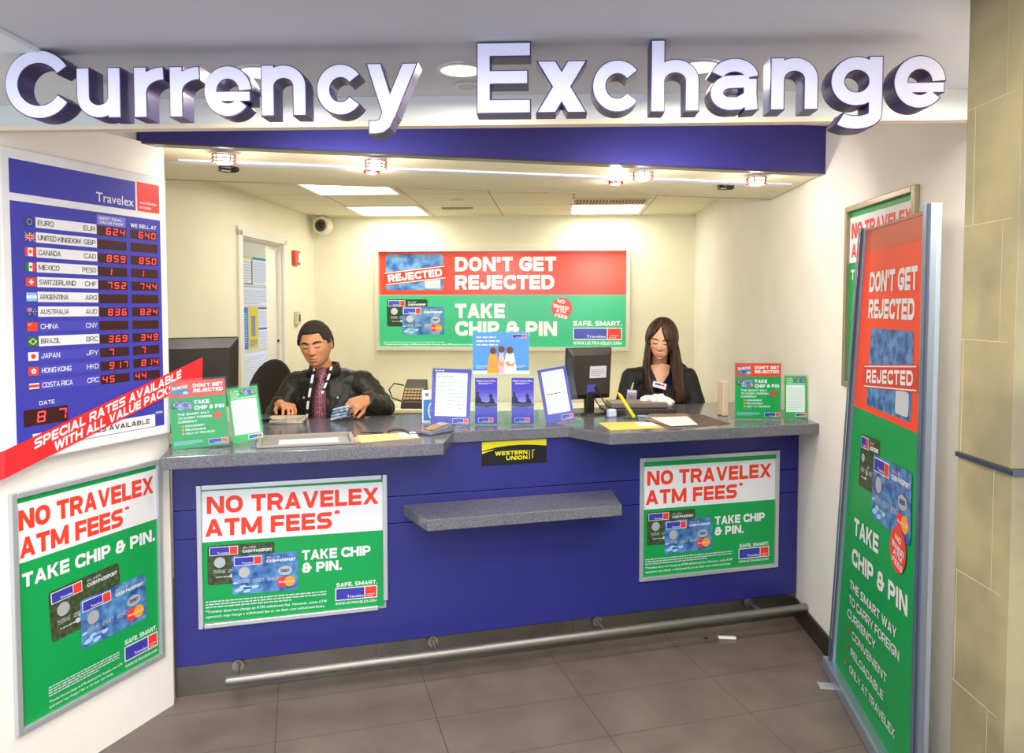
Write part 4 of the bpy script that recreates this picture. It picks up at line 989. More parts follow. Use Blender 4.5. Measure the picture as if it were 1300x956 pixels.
s = Sheet(.262, .196, INK['white'], .0015); art_family(s); s.build('picture', parent=t, loc=(.0, -.002, .238))
MB().box((0, .004, .235), (.275, .003, .41), M_glass).build('clear_back', parent=t)
MB().box((0, -.02, .002), (.30, .075, .003), M_glass).build('clear_base', parent=t)
for x in (-.070, .102):
    mb = MB(); mb.box((x, -.047, .055), (.112, .002, .10), M_glass); mb.box((x - .056, -.024, .055), (.002, .046, .10), M_glass); mb.box((x + .056, -.024, .055), (.002, .046, .10), M_glass); mb.build('pocket', parent=t)
def art_bro(s):
    g = INK; s.rect(0, 0, 1, 1, ink('bropurple', '#4238b4'))
    for i in range(5): s.rect(0, .36 + i * .075, 1, .435 + i * .075, ink('dusk%d' % i, ('#8a90da', '#7f84d4', '#6f70cc', '#5f5cc4', '#5048bc')[i]), 2)
    s.lower('Flight Insure Plus', .06, .92, .88, .035, g['white'], 3); s.fine(.16, .865, .64, .035, 2, g['lightgrey'], 3, .6)
    s.poly([(0, .42), (0, .54), (.06, .60), (.05, .68), (.12, .72), (.18, .68), (.17, .61), (.27, .55), (.30, .49), (.55, .46), (.66, .49), (.66, .57), (.62, .62), (.70, .67), (.80, .62), (.78, .57), (.86, .52), (.9, .46), (1, .43), (1, .38), (.5, .36), (0, .38)], ink('silhouette', '#20204c'), 4)
    logo(s, .14, .03, .68, .10, 4)
for x, lab in ((-.121, 'purple brochure with silhouettes, left one of the pair in the clear stand'), (.050, 'purple brochure with silhouettes, right one of the pair in the clear stand')):
    t = thing('brochure', lab, 'brochure', M=M3(x, 3.482, TOP + .006, R(1)), group='brochures in the clear display stand')
    s = Sheet(.104, .214, INK['white'], .012); art_bro(s); s.build('cover', parent=t, rot=(R(-3), 0, 0))
# white card with globe behind the left notice
t = thing('globe_card', 'white card with letter W and a blue globe behind the left notice', 'card', M=M3(-.375, 3.56, TOP, R(3)))
s = Sheet(.11, .155, INK['white'], .002); s.text('W', .12, .80, .16, .11, INK['black'], 2); s.rect(.06, .06, .6, .70, ink('globeblue', '#2f7fd0'), 2); s.disc(.5, .36, .028, INK['white'], 3, 20, .045)
s.disc(.5, .36, .021, INK['globeblue'], 4, 20, .038); s.rect(.3, .355, .7, .375, INK['white'], 5); s.build('card_face', parent=t, rot=(R(-6), 0, 0))
# card reader
t = thing('card_reader', 'small grey card reader with a coloured keypad near the counter step', 'card reader', M=M3(-.335, 3.265, TOP, R(-38)))
mb = MB(); mb.add([(-.04, -.075, 0), (.04, -.075, 0), (.046, .075, 0), (-.046, .075, 0), (-.036, -.07, .014), (.036, -.07, .014), (.040, .07, .038), (-.040, .07, .038)], [(3, 2, 1, 0), (4, 5, 6, 7), (0, 1, 5, 4), (1, 2, 6, 5), (2, 3, 7, 6), (3, 0, 4, 7)], mat('reader_grey', '#6d6c80', .4))
mb.build('body', parent=t, bevel=.008, seg=3)
mb = MB(); Rk = M3(0, -.005, .0265, 0, math.atan2(.024, .14))
mb.box((0, .042, .001), (.056, .034, .002), mat('lcd', '#9aa596', .2), Rk)
for i in range(4):
    for j in range(3): mb.box((-.02 + j * .02, .012 - i * .017, .0015), (.015, .011, .003), [mat('key_red', '#d8583c'), mat('key_yellow', '#e0b040'), mat('key_green', '#58a060')][j] if i == 3 else mat('key_orange', '#d8906c', .5), Rk)
mb.build('keypad', parent=t)
# coiled pen on a cord
t = thing('corded_pen', 'black counter pen with a short coiled cord lying on the left worktop', 'pen', (0, 0, 0))
mb = MB(); p0 = Vector((-.545, 3.24, TOP + .008)); p1 = Vector((-.44, 3.20, TOP + .008)); pts = []
for i in range(120):
    u = i / 119; a = u * 2 * math.pi * 14; p = p0.lerp(p1, u) + Vector((0, 0, .014 * math.sin(u * math.pi))); pts.append(p + Vector((.0, math.cos(a) * .006, math.sin(a) * .006)))
mb.tube(pts, .0018, 6, M_black); mb.tube([p1, (-.40, 3.21, TOP + .004), (-.36, 3.235, TOP + .003), (-.345, 3.26, TOP + .004)], .0018, 6, M_black); mb.build('cord', parent=t, smooth=True)
MB().cap((-.565, 3.235, TOP + .005), (-.66, 3.245, TOP + .005), .0045, .002, m=M_black).build('pen', parent=t, smooth=True)
# pass tray with paper
def tray_pt(s_, n_): return CF.at(s_, 0, n_)
t = thing('cash_tray', 'shallow grey metal tray set on the left worktop', 'tray', M=CF.mat(-.905, TOP, .10))
mb = MB(); mg = mat('tray_grey', '#98948e', .35, metal=.2)
mb.box((0, 0, .002), (.36, .20, .004), mg)
for c, d in (((-.18, 0, .008), (.018, .22, .016)), ((.18, 0, .008), (.018, .22, .016)), ((0, .102, .008), (.36, .018, .016)), ((0, -.102, .005), (.36, .012, .010))): mb.box(c, d, mg)
mb.build('tray_body', parent=t, bevel=.004)
tag(MB().box((0, 0, 0), (.235, .12, .0008), INK['paper']).build('paper_slip'), 'white paper slip lying in the grey metal tray', 'paper').matrix_world = CF.mat(-.895, TOP + .0052, .125)
# envelopes and papers
def flat(name, px, m, lab, cat, z=0, th=.0012, art=None, group=None):
    P_ = [atz(a, b, TOP) for a, b in px]; mb = MB(); mb.prism([(p.x, p.y) for p in P_], TOP + z, TOP + z + th, m); return tag(mb.build(name), lab, cat, group)
flat('envelope', [(453, 553), (520, 549), (533, 556), (458, 562)], mat('manila', '#ecd48c', .6), 'yellow envelope lying on the left worktop near the coiled pen', 'envelope')
flat('receipt', [(505, 550), (527, 549), (531, 555), (509, 556)], INK['paper'], 'small white slip on top of the yellow envelope', 'paper', .0016)
flat('number_strip', [(438, 556), (455, 555), (457, 561), (440, 562)], mat('strip_print', '#c86a54', .6, noise_scale=160, col2='#f0e0c8'), 'small printed strip between the metal tray and the yellow envelope', 'strip')
flat('counter_mat', [(838, 541), (874, 526), (893, 527), (928, 538), (888, 542)], mat('mat_brown', '#5d4c44', .6), 'dark brown writing mat on the right worktop', 'counter mat')
flat('counter_mat', [(815, 533), (826, 525), (872, 525.5), (880, 534), (866, 541), (850, 541)], mat('mat_tan', '#8a7a64', .6), 'tan edged mat under the white form', 'counter mat', .0015)
flat('form_sheet', [(826, 531), (872, 529.5), (886, 540), (852, 542)], INK['paper'], 'white printed form on the mats on the right worktop', 'paper', .003)
flat('envelope', [(760, 537), (818, 535.5), (843, 543), (775, 546.5)], mat('manila2', '#f0c95a', .6), 'yellow envelope near the front edge of the right worktop', 'envelope')
flat('receipt', [(806, 537), (828, 537), (836, 541), (812, 542)], INK['paper'], 'white slip lying on the right yellow envelope', 'paper', .0016)
# stack of notes under his hand
t = thing('banknote_stack', 'stack of banknotes on the worktop under the man\'s right hand', 'banknotes', M=M3(-1.07, 3.555, TOP, R(8)))
mn = mat('note_paper', '#b9b09c', .7, noise_scale=40, col2='#d8d0bc')
for i in range(6):
    mb = MB(); mb.box((random.uniform(-.006, .006), random.uniform(-.004, .004), .003 + i * .0052), (.155, .066, .0046), mn, Matrix.Rotation(random.uniform(-.08, .08), 4, 'Z')); mb.build('banknote_bundle', parent=t, bevel=.001)
# pen holder, tray and bag on the right
t = thing('till_tray', 'flat dark grey till tray in front of the seated woman', 'tray', M=M3(.66, 3.93, TOP, R(4)))
MB().box((0, 0, .013), (.37, .20, .026), mat('tray_dark', '#2f2c2c', .4)).build('base', parent=t, bevel=.004)
MB().box((0, .02, .04), (.30, .16, .026), mat('tray_top', '#6e6560', .35)).build('top', parent=t, bevel=.004)
t = thing('pen_cup', 'clear pen holder with a thick yellow pen and clips', 'pen holder', M=M3(.585, 3.66, TOP, R(0)))
mb = MB()
for c, d in (((0, -.022, .03), (.06, .002, .06)), ((0, .022, .03), (.06, .002, .06)), ((-.03, 0, .03), (.002, .044, .06)), ((.03, 0, .03), (.002, .044, .06)), ((0, 0, .002), (.06, .044, .003))): mb.box(c, d, M_glass)
mb.build('cup', parent=t); mb = MB()
mb.box((.055, -.01, .018), (.045, .04, .003), mat('clip_blue', '#8fa4d0', .3)).box((.055, -.01, .002), (.045, .04, .003), mat('clip_blue')).box((.034, -.01, .01), (.003, .04, .018), mat('clip_blue')); mb.build('clip', parent=t)
tag(MB().cap((.60, 3.665, TOP + .012), (.535, 3.69, TOP + .115), .009, .009, m=mat('pen_yellow', '#f0c828', .4)).cap((.535, 3.69, TOP + .115), (.528, 3.694, TOP + .125), .006, .004, m=mat('pen_yellow')).build('highlighter', smooth=True), 'thick yellow highlighter pen leaning in the clear holder', 'pen')
def crumple(name, c, r_, m, lab, cat):
    mb = MB(); mb.ell((0, 0, 0), r_, 28, 16)
    mb.v = [tuple(Vector(v) * (1 + .28 * noise.noise(Vector(v) * 38)) ) for v in mb.v]; mb.v = [(v[0], v[1], max(v[2], -r_[2] * .5)) for v in mb.v]
    return tag(mb.build(name, m, loc=c), lab, cat)
crumple('crumpled_bag', (.775, 3.98, TOP + .045), (.085, .045, .042), mat('bag_white', '#d9d9d2', .5, noise_scale=25, col2='#f4f4f0'), 'crumpled white paper bag on the counter in front of the woman', 'bag')
# papers behind the right stand
tag(MB().box((0, 0, .088), (.03, .07, .175), mat('beige_box', '#c9b79a', .5)).build('box_file', loc=(1.075, 3.80, TOP), rot=(0, 0, R(10)), bevel=.004), 'narrow beige upright file behind the right poster stand', 'file')
# monitors seen from behind
def monitor(x, y, rz, W, H, lab, tilt=0, zs=.10, sticker=True, stand=True):
    t = thing('monitor', lab, 'monitor', M=M3(x, y, TOP, rz))
    mb = MB(); w, h = W / 2, H
    vs = [(-w, .0, 0), (w, .0, 0), (w, .0, h), (-w, .0, h), (-w, -.022, 0), (w, -.022, 0), (w, -.022, h), (-w, -.022, h), (-w * .80, -.045, h * .1), (w * .80, -.045, h * .1), (w * .80, -.045, h * .86), (-w * .80, -.045, h * .86)]
    mb.add(vs, [(3, 2, 1, 0), (0, 1, 5, 4), (1, 2, 6, 5), (2, 3, 7, 6), (3, 0, 4, 7), (4, 5, 9, 8), (5, 6, 10, 9), (6, 7, 11, 10), (7, 4, 8, 11), (8, 9, 10, 11)][:], mat('monitor_black', '#332e2a', .35))
    ho = mb.build('housing', parent=t, loc=(0, 0, zs), rot=(tilt, 0, 0), bevel=.004)
    MB().box((0, .002, h / 2), (W - .03, .003, H - .03), mat('screen_dark', '#10141c', .1)).build('screen', parent=t, loc=(0, 0, zs), rot=(tilt, 0, 0))
    mb = MB(); mb.box((0, -.035, .10), (.05, .03, .20), M_black); mb.build('stand_neck', parent=t, bevel=.006)
    mb = MB(); mb.cyl((0, -.02, 0), (0, -.02, .012), .11, .10, 32, M_black); mb.build('stand_foot', parent=t, bevel=.003)
    if sticker:
        s = Sheet(.10, .062, INK['lightgrey'], .0008); s.fine(.08, .2, .8, .6, 4, INK['grey'], 1); s.build('rating_label', parent=ho, loc=(.04, -.0475, H * .42))
        MB().box((0, -.046, H * .22), (.05, .004, .04), mat('port_blue', '#4c4ca4', .4)).build('cable_port', parent=ho)
    return t
monitor(.385, 3.90, R(26), .27, .27, 'black monitor seen from behind, between the notices and the woman', R(4), .075)
monitor(-1.50, 3.42, R(34), .46, .33, 'black monitor seen from behind beside the rate board', R(5), .085, False)
tag(MB().tube([(.43, 3.86, 1.19), (.47, 3.82, 1.12), (.50, 3.80, 1.07), (.53, 3.79, TOP + .004), (.57, 3.80, TOP + .003), (.60, 3.83, TOP + .003)], .0035, 8, M_black).tube([(.42, 3.86, 1.14), (.45, 3.80, 1.09), (.50, 3.77, 1.06), (.55, 3.76, TOP + .003)], .003, 8, M_black).build('monitor_cable', smooth=True), 'black cables trailing from the right monitor onto the worktop', 'cable')
tag(MB().box((0, 0, .02), (.045, .03, .04), mat('adapter_white', '#c8d4ea', .4)).build('cable_adapter', loc=(.50, 3.74, TOP), rot=(0, 0, .4), bevel=.006), 'pale blue plug at the end of the monitor cables', 'plug')
# keyboard edge at the man's side
mb = MB(); mb.box((0, 0, .012), (.20, .10, .024), M_black); tag(mb.build('card_machine', loc=(-1.235, 3.62, TOP), rot=(0, 0, R(20)), bevel=.01), 'low black desk machine on the worktop left of the banknotes', 'machine')

# ---------------------------------------------------------------- office furniture
t = thing('back_desk', 'cream desk running along the office back wall', 'desk', M=BW.mat(1.9, 0, .32))
mb = MB(); mb.box((0, 0, .735), (2.5, .56, .03), mat('desk_cream', '#efe6c4', .4)); mb.build('desk_top', parent=t, bevel=.006)
for i in range(4): MB().box((-.93 + i * .62, .02, .36), (.60, .50, .715), mat('desk_front', '#dcd3b4', .5)).build('cabinet', parent=t, bevel=.003)
p = BW.at(1.0, 0, .42)
t = thing('desk_calculator', 'dark printing calculator on the back desk, left of the notices', 'calculator', M=M3(p.x, p.y, .7505, R(-4)))
mb = MB(); mb.add([(-.10, -.12, 0), (.10, -.12, 0), (.10, .12, 0), (-.10, .12, 0), (-.095, -.115, .05), (.095, -.115, .05), (.095, .02, .17), (-.095, .02, .17), (-.09, .11, .23), (.09, .11, .23)],
       [(3, 2, 1, 0), (4, 5, 6, 7), (7, 6, 9, 8), (0, 1, 5, 4), (2, 3, 8, 9), (1, 2, 9, 6, 5), (3, 0, 4, 7, 8)], mat('calc_dark', '#3a342c', .5)); mb.build('body', parent=t, bevel=.006)
mb = MB(); Mk = M3(0, -.048, .11, 0, math.atan2(.12, .135))
for i in range(4):
    for j in range(6): mb.box((-.07 + j * .028, -.05 + i * .034, .006), (.02, .022, .012), mat('calc_key', '#b8966c', .5), Mk)
mb.build('keys', parent=t)
tag(MB().tube([(p.x - .1, p.y + .05, .93), (p.x - .18, p.y + .02, .95), (p.x - .22, p.y, .90), (p.x - .19, p.y - .02, .83), (p.x - .10, p.y - .04, .80)], .006, 8, M_black).build('calculator_cord', smooth=True), 'black cord looping beside the printing calculator', 'cord')
# task chairs
def task_chair(x, y, rz, lab, seat_z=.52, back=.46):
    t = thing('office_chair', lab, 'office chair', (x, y, 0), rz, None); f = mat('chair_fabric', '#211d1b', .7, noise_amt=.2, noise_scale=120)
    MB().ell((0, 0, seat_z), (.24, .23, .045), 24, 12).build('seat', f, parent=t, smooth=True)
    mb = MB(); mb.ell((0, 0, 0), (.21, .045, .25), 24, 14, fn=lambda q: (q[0], q[1] + .25 * q[0] * q[0] * -1.2, q[2])); mb.build('backrest', f, parent=t, loc=(0, .24, seat_z + back), rot=(R(-8), 0, 0), smooth=True)
    MB().tube([(0, .05, seat_z - .03), (0, .25, seat_z - .02), (0, .285, seat_z + .10), (0, .285, seat_z + .35)], .016, 8, M_black).build('back_support', parent=t, smooth=True)
    MB().cyl((0, 0, .08), (0, 0, seat_z - .02), .026, n=16, m=M_black).build('gas_column', parent=t)
    for i in range(5):
        a = i * 2 * math.pi / 5; c_, s_ = math.cos(a), math.sin(a)
        lg = MB().tube([(0, 0, .10), (.14 * c_, .14 * s_, .085), (.27 * c_, .27 * s_, .07)], [.026, .02, .014], 8, M_black).build('leg', parent=t); MB().cyl((.27 * c_ - .02 * s_, .27 * s_ + .02 * c_, .03), (.27 * c_ + .02 * s_, .27 * s_ - .02 * c_, .03), .029, n=14, m=M_black).build('caster', parent=lg)
    return t
task_chair(-1.50, 4.02, R(-35), 'empty black office chair in front of the open doorway', .60)
task_chair(-.96, 4.08, R(4), 'black office chair the man is sitting on, hidden behind him', .56, .36)
task_chair(.92, 4.52, R(-12), 'black office chair behind the woman, its edge showing by her hair', .58)

# ---------------------------------------------------------------- wall fittings
t = thing('fire_alarm', 'small red fire alarm box on the wall right of the door', 'fire alarm', M=IL.mat(3.285, 1.96, .001))
MB().box((0, -.015, .06), (.12, .03, .12), mat('alarm_red', '#d84a2c', .4)).build('case', parent=t, bevel=.004); MB().box((.025, -.034, .06), (.05, .01, .08), M_white).build('strobe', parent=t, bevel=.002)
t = thing('wall_switch', 'pale intercom switch on the wall below the fire alarm', 'wall switch', M=IL.mat(3.30, 1.455, .001))
MB().box((0, -.014, .055), (.085, .028, .11), mat('switch_cream', '#d8d0b0', .4)).build('case', parent=t, bevel=.004); MB().box((.01, -.031, .055), (.03, .006, .06), mat('switch_dark', '#6b6450', .4)).build('rocker', parent=t)
p = IL.at(3.62, 2.33, .10)
t = thing('dome_camera', 'round security camera in the upper corner by the back wall', 'security camera', M=M3(-1.70, 6.72, 2.33, R(-15)))
MB().cyl((0, .06, 0), (0, -.02, 0), .085, .08, 28, M_cream).build('housing', parent=t, bevel=.01); MB().cyl((0, -.0205, 0), (0, -.03, 0), .055, .05, 28, mat('lens_ring', '#4a463c', .3)).build('lens_ring', parent=t)
MB().ell((0, -.03, 0), (.03, .014, .03), m=M_black).build('lens', parent=t, smooth=True); MB().box((0, .02, .075), (.03, .03, .03), M_cream).build('bracket', parent=t)
# corridor notices
def notice(s0, s1, z0, z1, lab, art): 
    t = thing('wall_notice', lab, 'notice', M=cr.mat((s0 + s1) / 2, z0, .003)); s = Sheet(s1 - s0, z1 - z0, INK['paper'], .001); art(s); s.build('notice_sheet', parent=t)
def nb(s, stripe='teal', n=8):
    s.rect(0, .92, 1, 1, INK[stripe], 2); s.fine(.06, .08, .88, .78, n, INK['lightgrey'], 3, .4)
notice(4.08, 4.37, 1.83, 2.10, 'framed notice with a yellow head through the doorway, top left', lambda s: (nb(s, 'yellow'), s.rect(0, 0, 1, .03, INK['black'], 4), s.rect(.96, 0, 1, .9, INK['black'], 4)))
notice(4.39, 4.78, 1.83, 2.10, 'white notice with a teal head through the doorway, top right', lambda s: nb(s, 'teal', 12))
notice(4.08, 4.78, 1.62, 1.81, 'wide pale notice through the doorway above the coloured ones', lambda s: nb(s, 'lightgrey', 8))
notice(4.06, 4.26, 1.19, 1.60, 'blue panel notice through the doorway', lambda s: (s.rect(0, 0, 1, 1, INK['globeblue'] if 'globeblue' in INK else INK['blue'], 2), s.fine(.1, .1, .8, .8, 14, INK['cyan'], 3)))
notice(4.265, 4.50, 1.19, 1.60, 'yellow panel notice through the doorway', lambda s: (s.rect(0, 0, 1, 1, INK['yellow'], 2), s.rect(.3, .3, .7, .8, INK['grey'], 3), s.fine(.1, .06, .8, .18, 5, INK['blue'], 3)))
notice(4.505, 4.80, 1.40, 1.60, 'small white notice with a blue head, right of the yellow panel', lambda s: nb(s, 'blue', 7))
notice(4.505, 4.80, 1.19, 1.39, 'small white notice with a blue head, lowest beside the yellow panel', lambda s: nb(s, 'blue', 7))
notice(4.08, 4.78, .80, 1.15, 'large pale notice through the doorway behind the chair', lambda s: s.fine(.06, .06, .88, .88, 12, INK['lightgrey'], 3, .3))
# litter on the floor
p = atz(923, 811, 0); tag(MB().box((0, 0, .006), (.085, .022, .012), M_white).build('paper_scrap', loc=(p.x, p.y, 0.0005), rot=(0, 0, R(-6)), bevel=.005), 'crumpled white scrap on the floor near the right wall', 'scrap')
p = atz(896, 811, 0); tag(MB().ell((0, 0, .003), (.012, .007, .003), m=M_black).build('dropped_cap', loc=(p.x, p.y, 0.0005)), 'tiny black speck on the floor left of the white scrap', 'bottle cap')
# ---------------------------------------------------------------- people
def voxel(mb, size, it=4, fac=.5):
    me = bpy.data.meshes.new('v'); me.from_pydata(mb.v, [], mb.f); o = bpy.data.objects.new('v', me); C.objects.link(o)
    # make every shell face outwards
    b_ = bmesh.new(); b_.from_mesh(me); bmesh.ops.recalc_face_normals(b_, faces=b_.faces); b_.to_mesh(me); b_.free()
    r_ = o.modifiers.new('r', 'REMESH'); r_.mode = 'VOXEL'; r_.voxel_size = size
    s_ = o.modifiers.new('s', 'SMOOTH'); s_.iterations = it; s_.factor = fac
    dg = bpy.context.evaluated_depsgraph_get(); e_ = o.evaluated_get(dg); m2 = bpy.data.meshes.new_from_object(e_)
    vs = [v.co.copy() for v in m2.vertices]; fs = [tuple(p.vertices) for p in m2.polygons]
    bpy.data.objects.remove(o); bpy.data.meshes.remove(me); bpy.data.meshes.remove(m2)
    return vs, fs
def sm(a, b, x): t_ = max(0, min(1, (x - a) / (b - a))); return t_ * t_ * (3 - 2 * t_)
def gs(p, c, s_): return math.exp(-sum(((a - b) / q) ** 2 for a, b, q in zip(p, c, s_) if q))
def head_pt(az, el, female=False):
    """az 0 = face (-y); el -90..90"""
    ce, se = math.cos(el), math.sin(el); x = math.sin(az) * ce; y = -math.cos(az) * ce; z = se
    k_ = (abs(x) ** 2.5 + abs(y) ** 2.5 + abs(z) ** 2.5) ** (-1 / 2.5); x *= 1 + (k_ - 1) * .75; z2 = z * (1 + (k_ - 1) * .5)
    px, py, pz = x * .0765, y * .094, z2 * .114
    low = sm(.15, -1, z) 
    px *= 1 - (.34 if female else .20) * low; 
    if z > .2: px *= 1 - .06 * sm(.2, 1, z)
    if y > 0: py *= 1.04; py *= 1 - .35 * sm(0, -1, z)
    f = sm(.15, .8, -y)              # front weight
    if y < 0 and z < 0: py = py * (1 + .0) - .030 * sm(-.35, -.95, z) * f
    q = (px, 0, pz); d = 0
    d += .022 * gs(q, (0, 0, -.028), (.0125, 0, .014)) + .014 * gs(q, (0, 0, -.010), (.0085, 0, .020)) + .006 * (gs(q, (.012, 0, -.032), (.006, 0, .007)) + gs(q, (-.012, 0, -.032), (.006, 0, .007)))
    for s_ in (-1, 1):
        d -= .0125 * gs(q, (.031 * s_, 0, .008), (.017, 0, .012)); d += .0085 * gs(q, (.031 * s_, 0, .003), (.012, 0, .0085))
        d += .005 * gs(q, (.028 * s_, 0, .027), (.018, 0, .007)); d += .004 * gs(q, (.040 * s_, 0, -.022), (.014, 0, .014))
    d -= .004 * gs(q, (0, 0, .010), (.010, 0, .008))
    d += .007 * gs(q, (0, 0, -.0555), (.019, 0, .0055)) + .0085 * gs(q, (0, 0, -.0685), (.017, 0, .0065)) - .004 * gs(q, (0, 0, -.062), (.022, 0, .0022)) + .004 * gs(q, (0, 0, -.060), (.03, 0, .02))
    d -= .004 * gs(q, (0, 0, -.082), (.022, 0, .006)); d += .007 * gs(q, (0, 0, -.098), (.018, 0, .012))
    if female: d *= .92
    return Vector((px, py - d * f, pz))
def head_shape(mb, M, skin, lip, lash, brow, female=False, NA=180, NE=140):
    vs = []; fs = []; ms = []
    for i in range(NE + 1):
        el = math.pi * (i / NE - .5)
        for j in range(NA):
            u = j / NA * 2 - 1; az = math.pi * (u * .55 + u ** 3 * .45)     # denser over the face
            vs.append(head_pt(az, el, female))
    k0 = len(mb.v); mb.v += [tuple(M @ v) for v in vs]
    ids = [mb.mi(m) for m in (skin, lip, lash, brow)]
    for i in range(NE):
        for j in range(NA):
            f = (i * NA + j, i * NA + (j + 1) % NA, (i + 1) * NA + (j + 1) % NA, (i + 1) * NA + j)
            c = (vs[f[0]] + vs[f[1]] + vs[f[2]] + vs[f[3]]) / 4; m = 0
            if c.y < -.04:
                ax = abs(c.x)
                if ax < (.0235 if not female else .020) and -.0765 + ax * .3 < c.z < -.0535 - ax * .2: m = 1
                ex = (ax - .031) / .0145
                zc = -.0035 + .0045 * ex * ex
                if abs(ex) < 1 and abs(c.z - zc) < (.0030 if not female else .0034): m = 2
                bx = (ax - .032) / .021; zb = .0255 - .006 * bx * bx + .001 * bx; 
                if abs(bx) < 1 and abs(c.z - zb) < (.0052 if not female else .0032) * (1 - .45 * max(0, bx)): m = 3
                if not female and abs(ax - .0085) < .0028 and -.0425 < c.z < -.0385: m = 2
            mb.f.append(tuple(k0 + q for q in f)); mb.m.append(ids[m])
    for s_ in (-1, 1):   # ears
        mb.ell((0, 0, 0), (.009, .017, .030), 16, 12, skin, M @ Matrix.Translation((.0745 * s_, .012, -.006)) @ Matrix.Rotation(R(24) * s_, 4, 'Z') @ Matrix.Rotation(R(-12), 4, 'X'))
        mb.ell((0, 0, 0), (.005, .009, .018), 12, 8, lip, M @ Matrix.Translation((.0805 * s_, .006, -.004)) @ Matrix.Rotation(R(24) * s_, 4, 'Z'))
def hand(mb, w, d, up, side, curl=(.5, .6, .4), sc_=1.0, thumb=(.6, .75, -.35), spread=.09):
    """palm, four fingers of unequal length and a thumb from the palm's side"""
    X = Vector(d).normalized(); Z = Vector(up); Z = (Z - X * Z.dot(X)).normalized(); Y = Z.cross(X)
    M = Matrix((X, Y, Z)).transposed().to_4x4(); M.translation = Vector(w)
    q = lambda a, b, c: M @ (Vector((a, b, c)) * sc_)
    ks = [(.082, -.031), (.088, -.0105), (.086, .0105), (.078, .030)]
    if side < 0: ks = [(a, -b) for a, b in ks]
    for (a, b) in ks: mb.cap(q(.0, b * .6, 0), q(a, b, .002), .0165 * sc_, .0125 * sc_, 12)
    mb.cap(q(.03, -.012, -.004), q(.065, .012, -.002), .0165 * sc_, m=None); mb.cap(q(.03, .012, -.004), q(.065, -.012, -.002), .0165 * sc_)
    for i, ((a, b), L) in enumerate(zip(ks, (.070, .080, .075, .058))):
        p = Vector((a, b, .001)); an = 0; rr = .0092 if i < 3 else .0080; sp_ = spread * (i - 1.5) * -side * -1
        for sg, (fr, cu) in enumerate(zip((.45, .30, .25), curl)):
            an += cu; dv = Vector((math.cos(an), math.sin(sp_) * math.cos(an), -math.sin(an))); p2 = p + dv * L * fr
            mb.cap(q(*p), q(*p2), rr * sc_ * (1 - .08 * sg), rr * sc_ * (1 - .08 * (sg + 1)), 10); p = p2
    ty = (-.030 if side > 0 else .030); tv = Vector((thumb[0], thumb[1] * (-1 if side > 0 else 1), thumb[2])).normalized()
    p = Vector((.022, ty * .8, -.006)); p2 = p + tv * .042; p3 = p2 + (tv + Vector((.45, ty * -12 * .9, -.25))).normalized() * .034
    mb.cap(q(*p), q(*p2), .0135 * sc_, .0108 * sc_, 10); mb.cap(q(*p2), q(*p3), .0106 * sc_, .0085 * sc_, 10)

def person(name, lab, root, head_c, head_rot, J, skin, lipc, browc, female=False, sh_w=.19):
    """J: joints in world space. returns the empty, and a function placing world points in the person's frame"""
    t = thing(name, lab, 'person', root); o = Vector(root)
    W = lambda p: Vector(p) - o
    mb = MB()
    neck0 = Vector(J['neck']); hc = Vector(head_c)
    mb.cap(W(neck0 - Vector((0, -.02, .06))), W(hc + Vector((0, .03, -.05))), .056 if not female else .050, .050 if not female else .045)
    ch = Vector(J['chest']); pe = Vector(J['pelvis'])
    mb.ell(W(ch), (.155, .105, .19), 24, 16); mb.ell(W((ch + pe) / 2), (.135, .10, .18), 24, 16); mb.ell(W(pe), (.165, .125, .12), 24, 14)
    for s_ in ('R', 'L'):
        S, E_, Wr = (Vector(J[k_ + s_]) for k_ in ('sh', 'el', 'wr'))
        mb.cap(W(Vector((neck0.x, S.y, S.z + .0))), W(S), .055, .050); mb.cap(W(S), W(E_), .046, .038); mb.cap(W(E_), W(Wr), .037, .027)
        hd, up, side, curl, th = J['hand' + s_]; hand(mb, W(Wr) + Vector(hd).normalized() * .008, hd, up, side, curl, .93 if female else 1.0, th)
        H_ = pe + Vector((-.09 if s_ == 'R' else .09, -.03, -.03)); K = Vector(J['knee' + s_]); A = Vector(J['ankle' + s_])
        mb.cap(W(H_), W(K), .078, .055); mb.cap(W(K), W(A), .052, .036); mb.cap(W(A), W(A + Vector((0, -.13, -.03))), .036, .026)
    vs, fs = voxel(mb, .0042, 3)
    fb = MB(); fb.add(vs, fs, skin)
    HM = Matrix.Translation(W(hc)) @ head_rot
    head_shape(fb, HM, skin, lipc, mat('lash_dark', '#1c1210', .6), browc, female)
    fb.build('body', parent=t, smooth=True)
    return t, W, HM
def clothes(t, name, mb, size, m, wr=.006, sc_=14, it=6, seed=0, label=None):
    vs, fs = voxel(mb, size, it)
    me = bpy.data.meshes.new(name); me.from_pydata(vs, [], fs); me.update()
    nrm = [v.normal.copy() for v in me.vertices]
    for v, vn in zip(me.vertices, nrm):
        p = v.co.copy(); n_ = noise.noise(Vector((p.x * sc_ + seed, p.y * sc_, p.z * sc_ * .6))) + .5 * noise.noise(Vector((p.x * sc_ * 2.3, p.y * sc_ * 2, p.z * sc_ * 1.6 + seed)))
        n_ = abs(n_) * 1.4 - .4; v.co = p + vn * n_ * wr
    me.materials.append(m); me.shade_smooth(); o = bpy.data.objects.new(name, me); C.objects.link(o); o.parent = t
    if label: o['label'] = label
    return o
SK_M = mat('skin_man', '#cf9064', .5, noise_amt=.05, noise_scale=30); SK_W = mat('skin_woman', '#efb48c', .5, noise_amt=.04, noise_scale=30)
LIP_M = mat('lip_man', '#b8705c', .45); LIP_W = mat('lip_woman', '#d08a78', .4); BROW = mat('brow_dark', '#2a1a12', .7)
HAIR_M = mat('hair_man', '#2a211a', .75, noise_amt=.35, noise_scale=300, bump=.6)
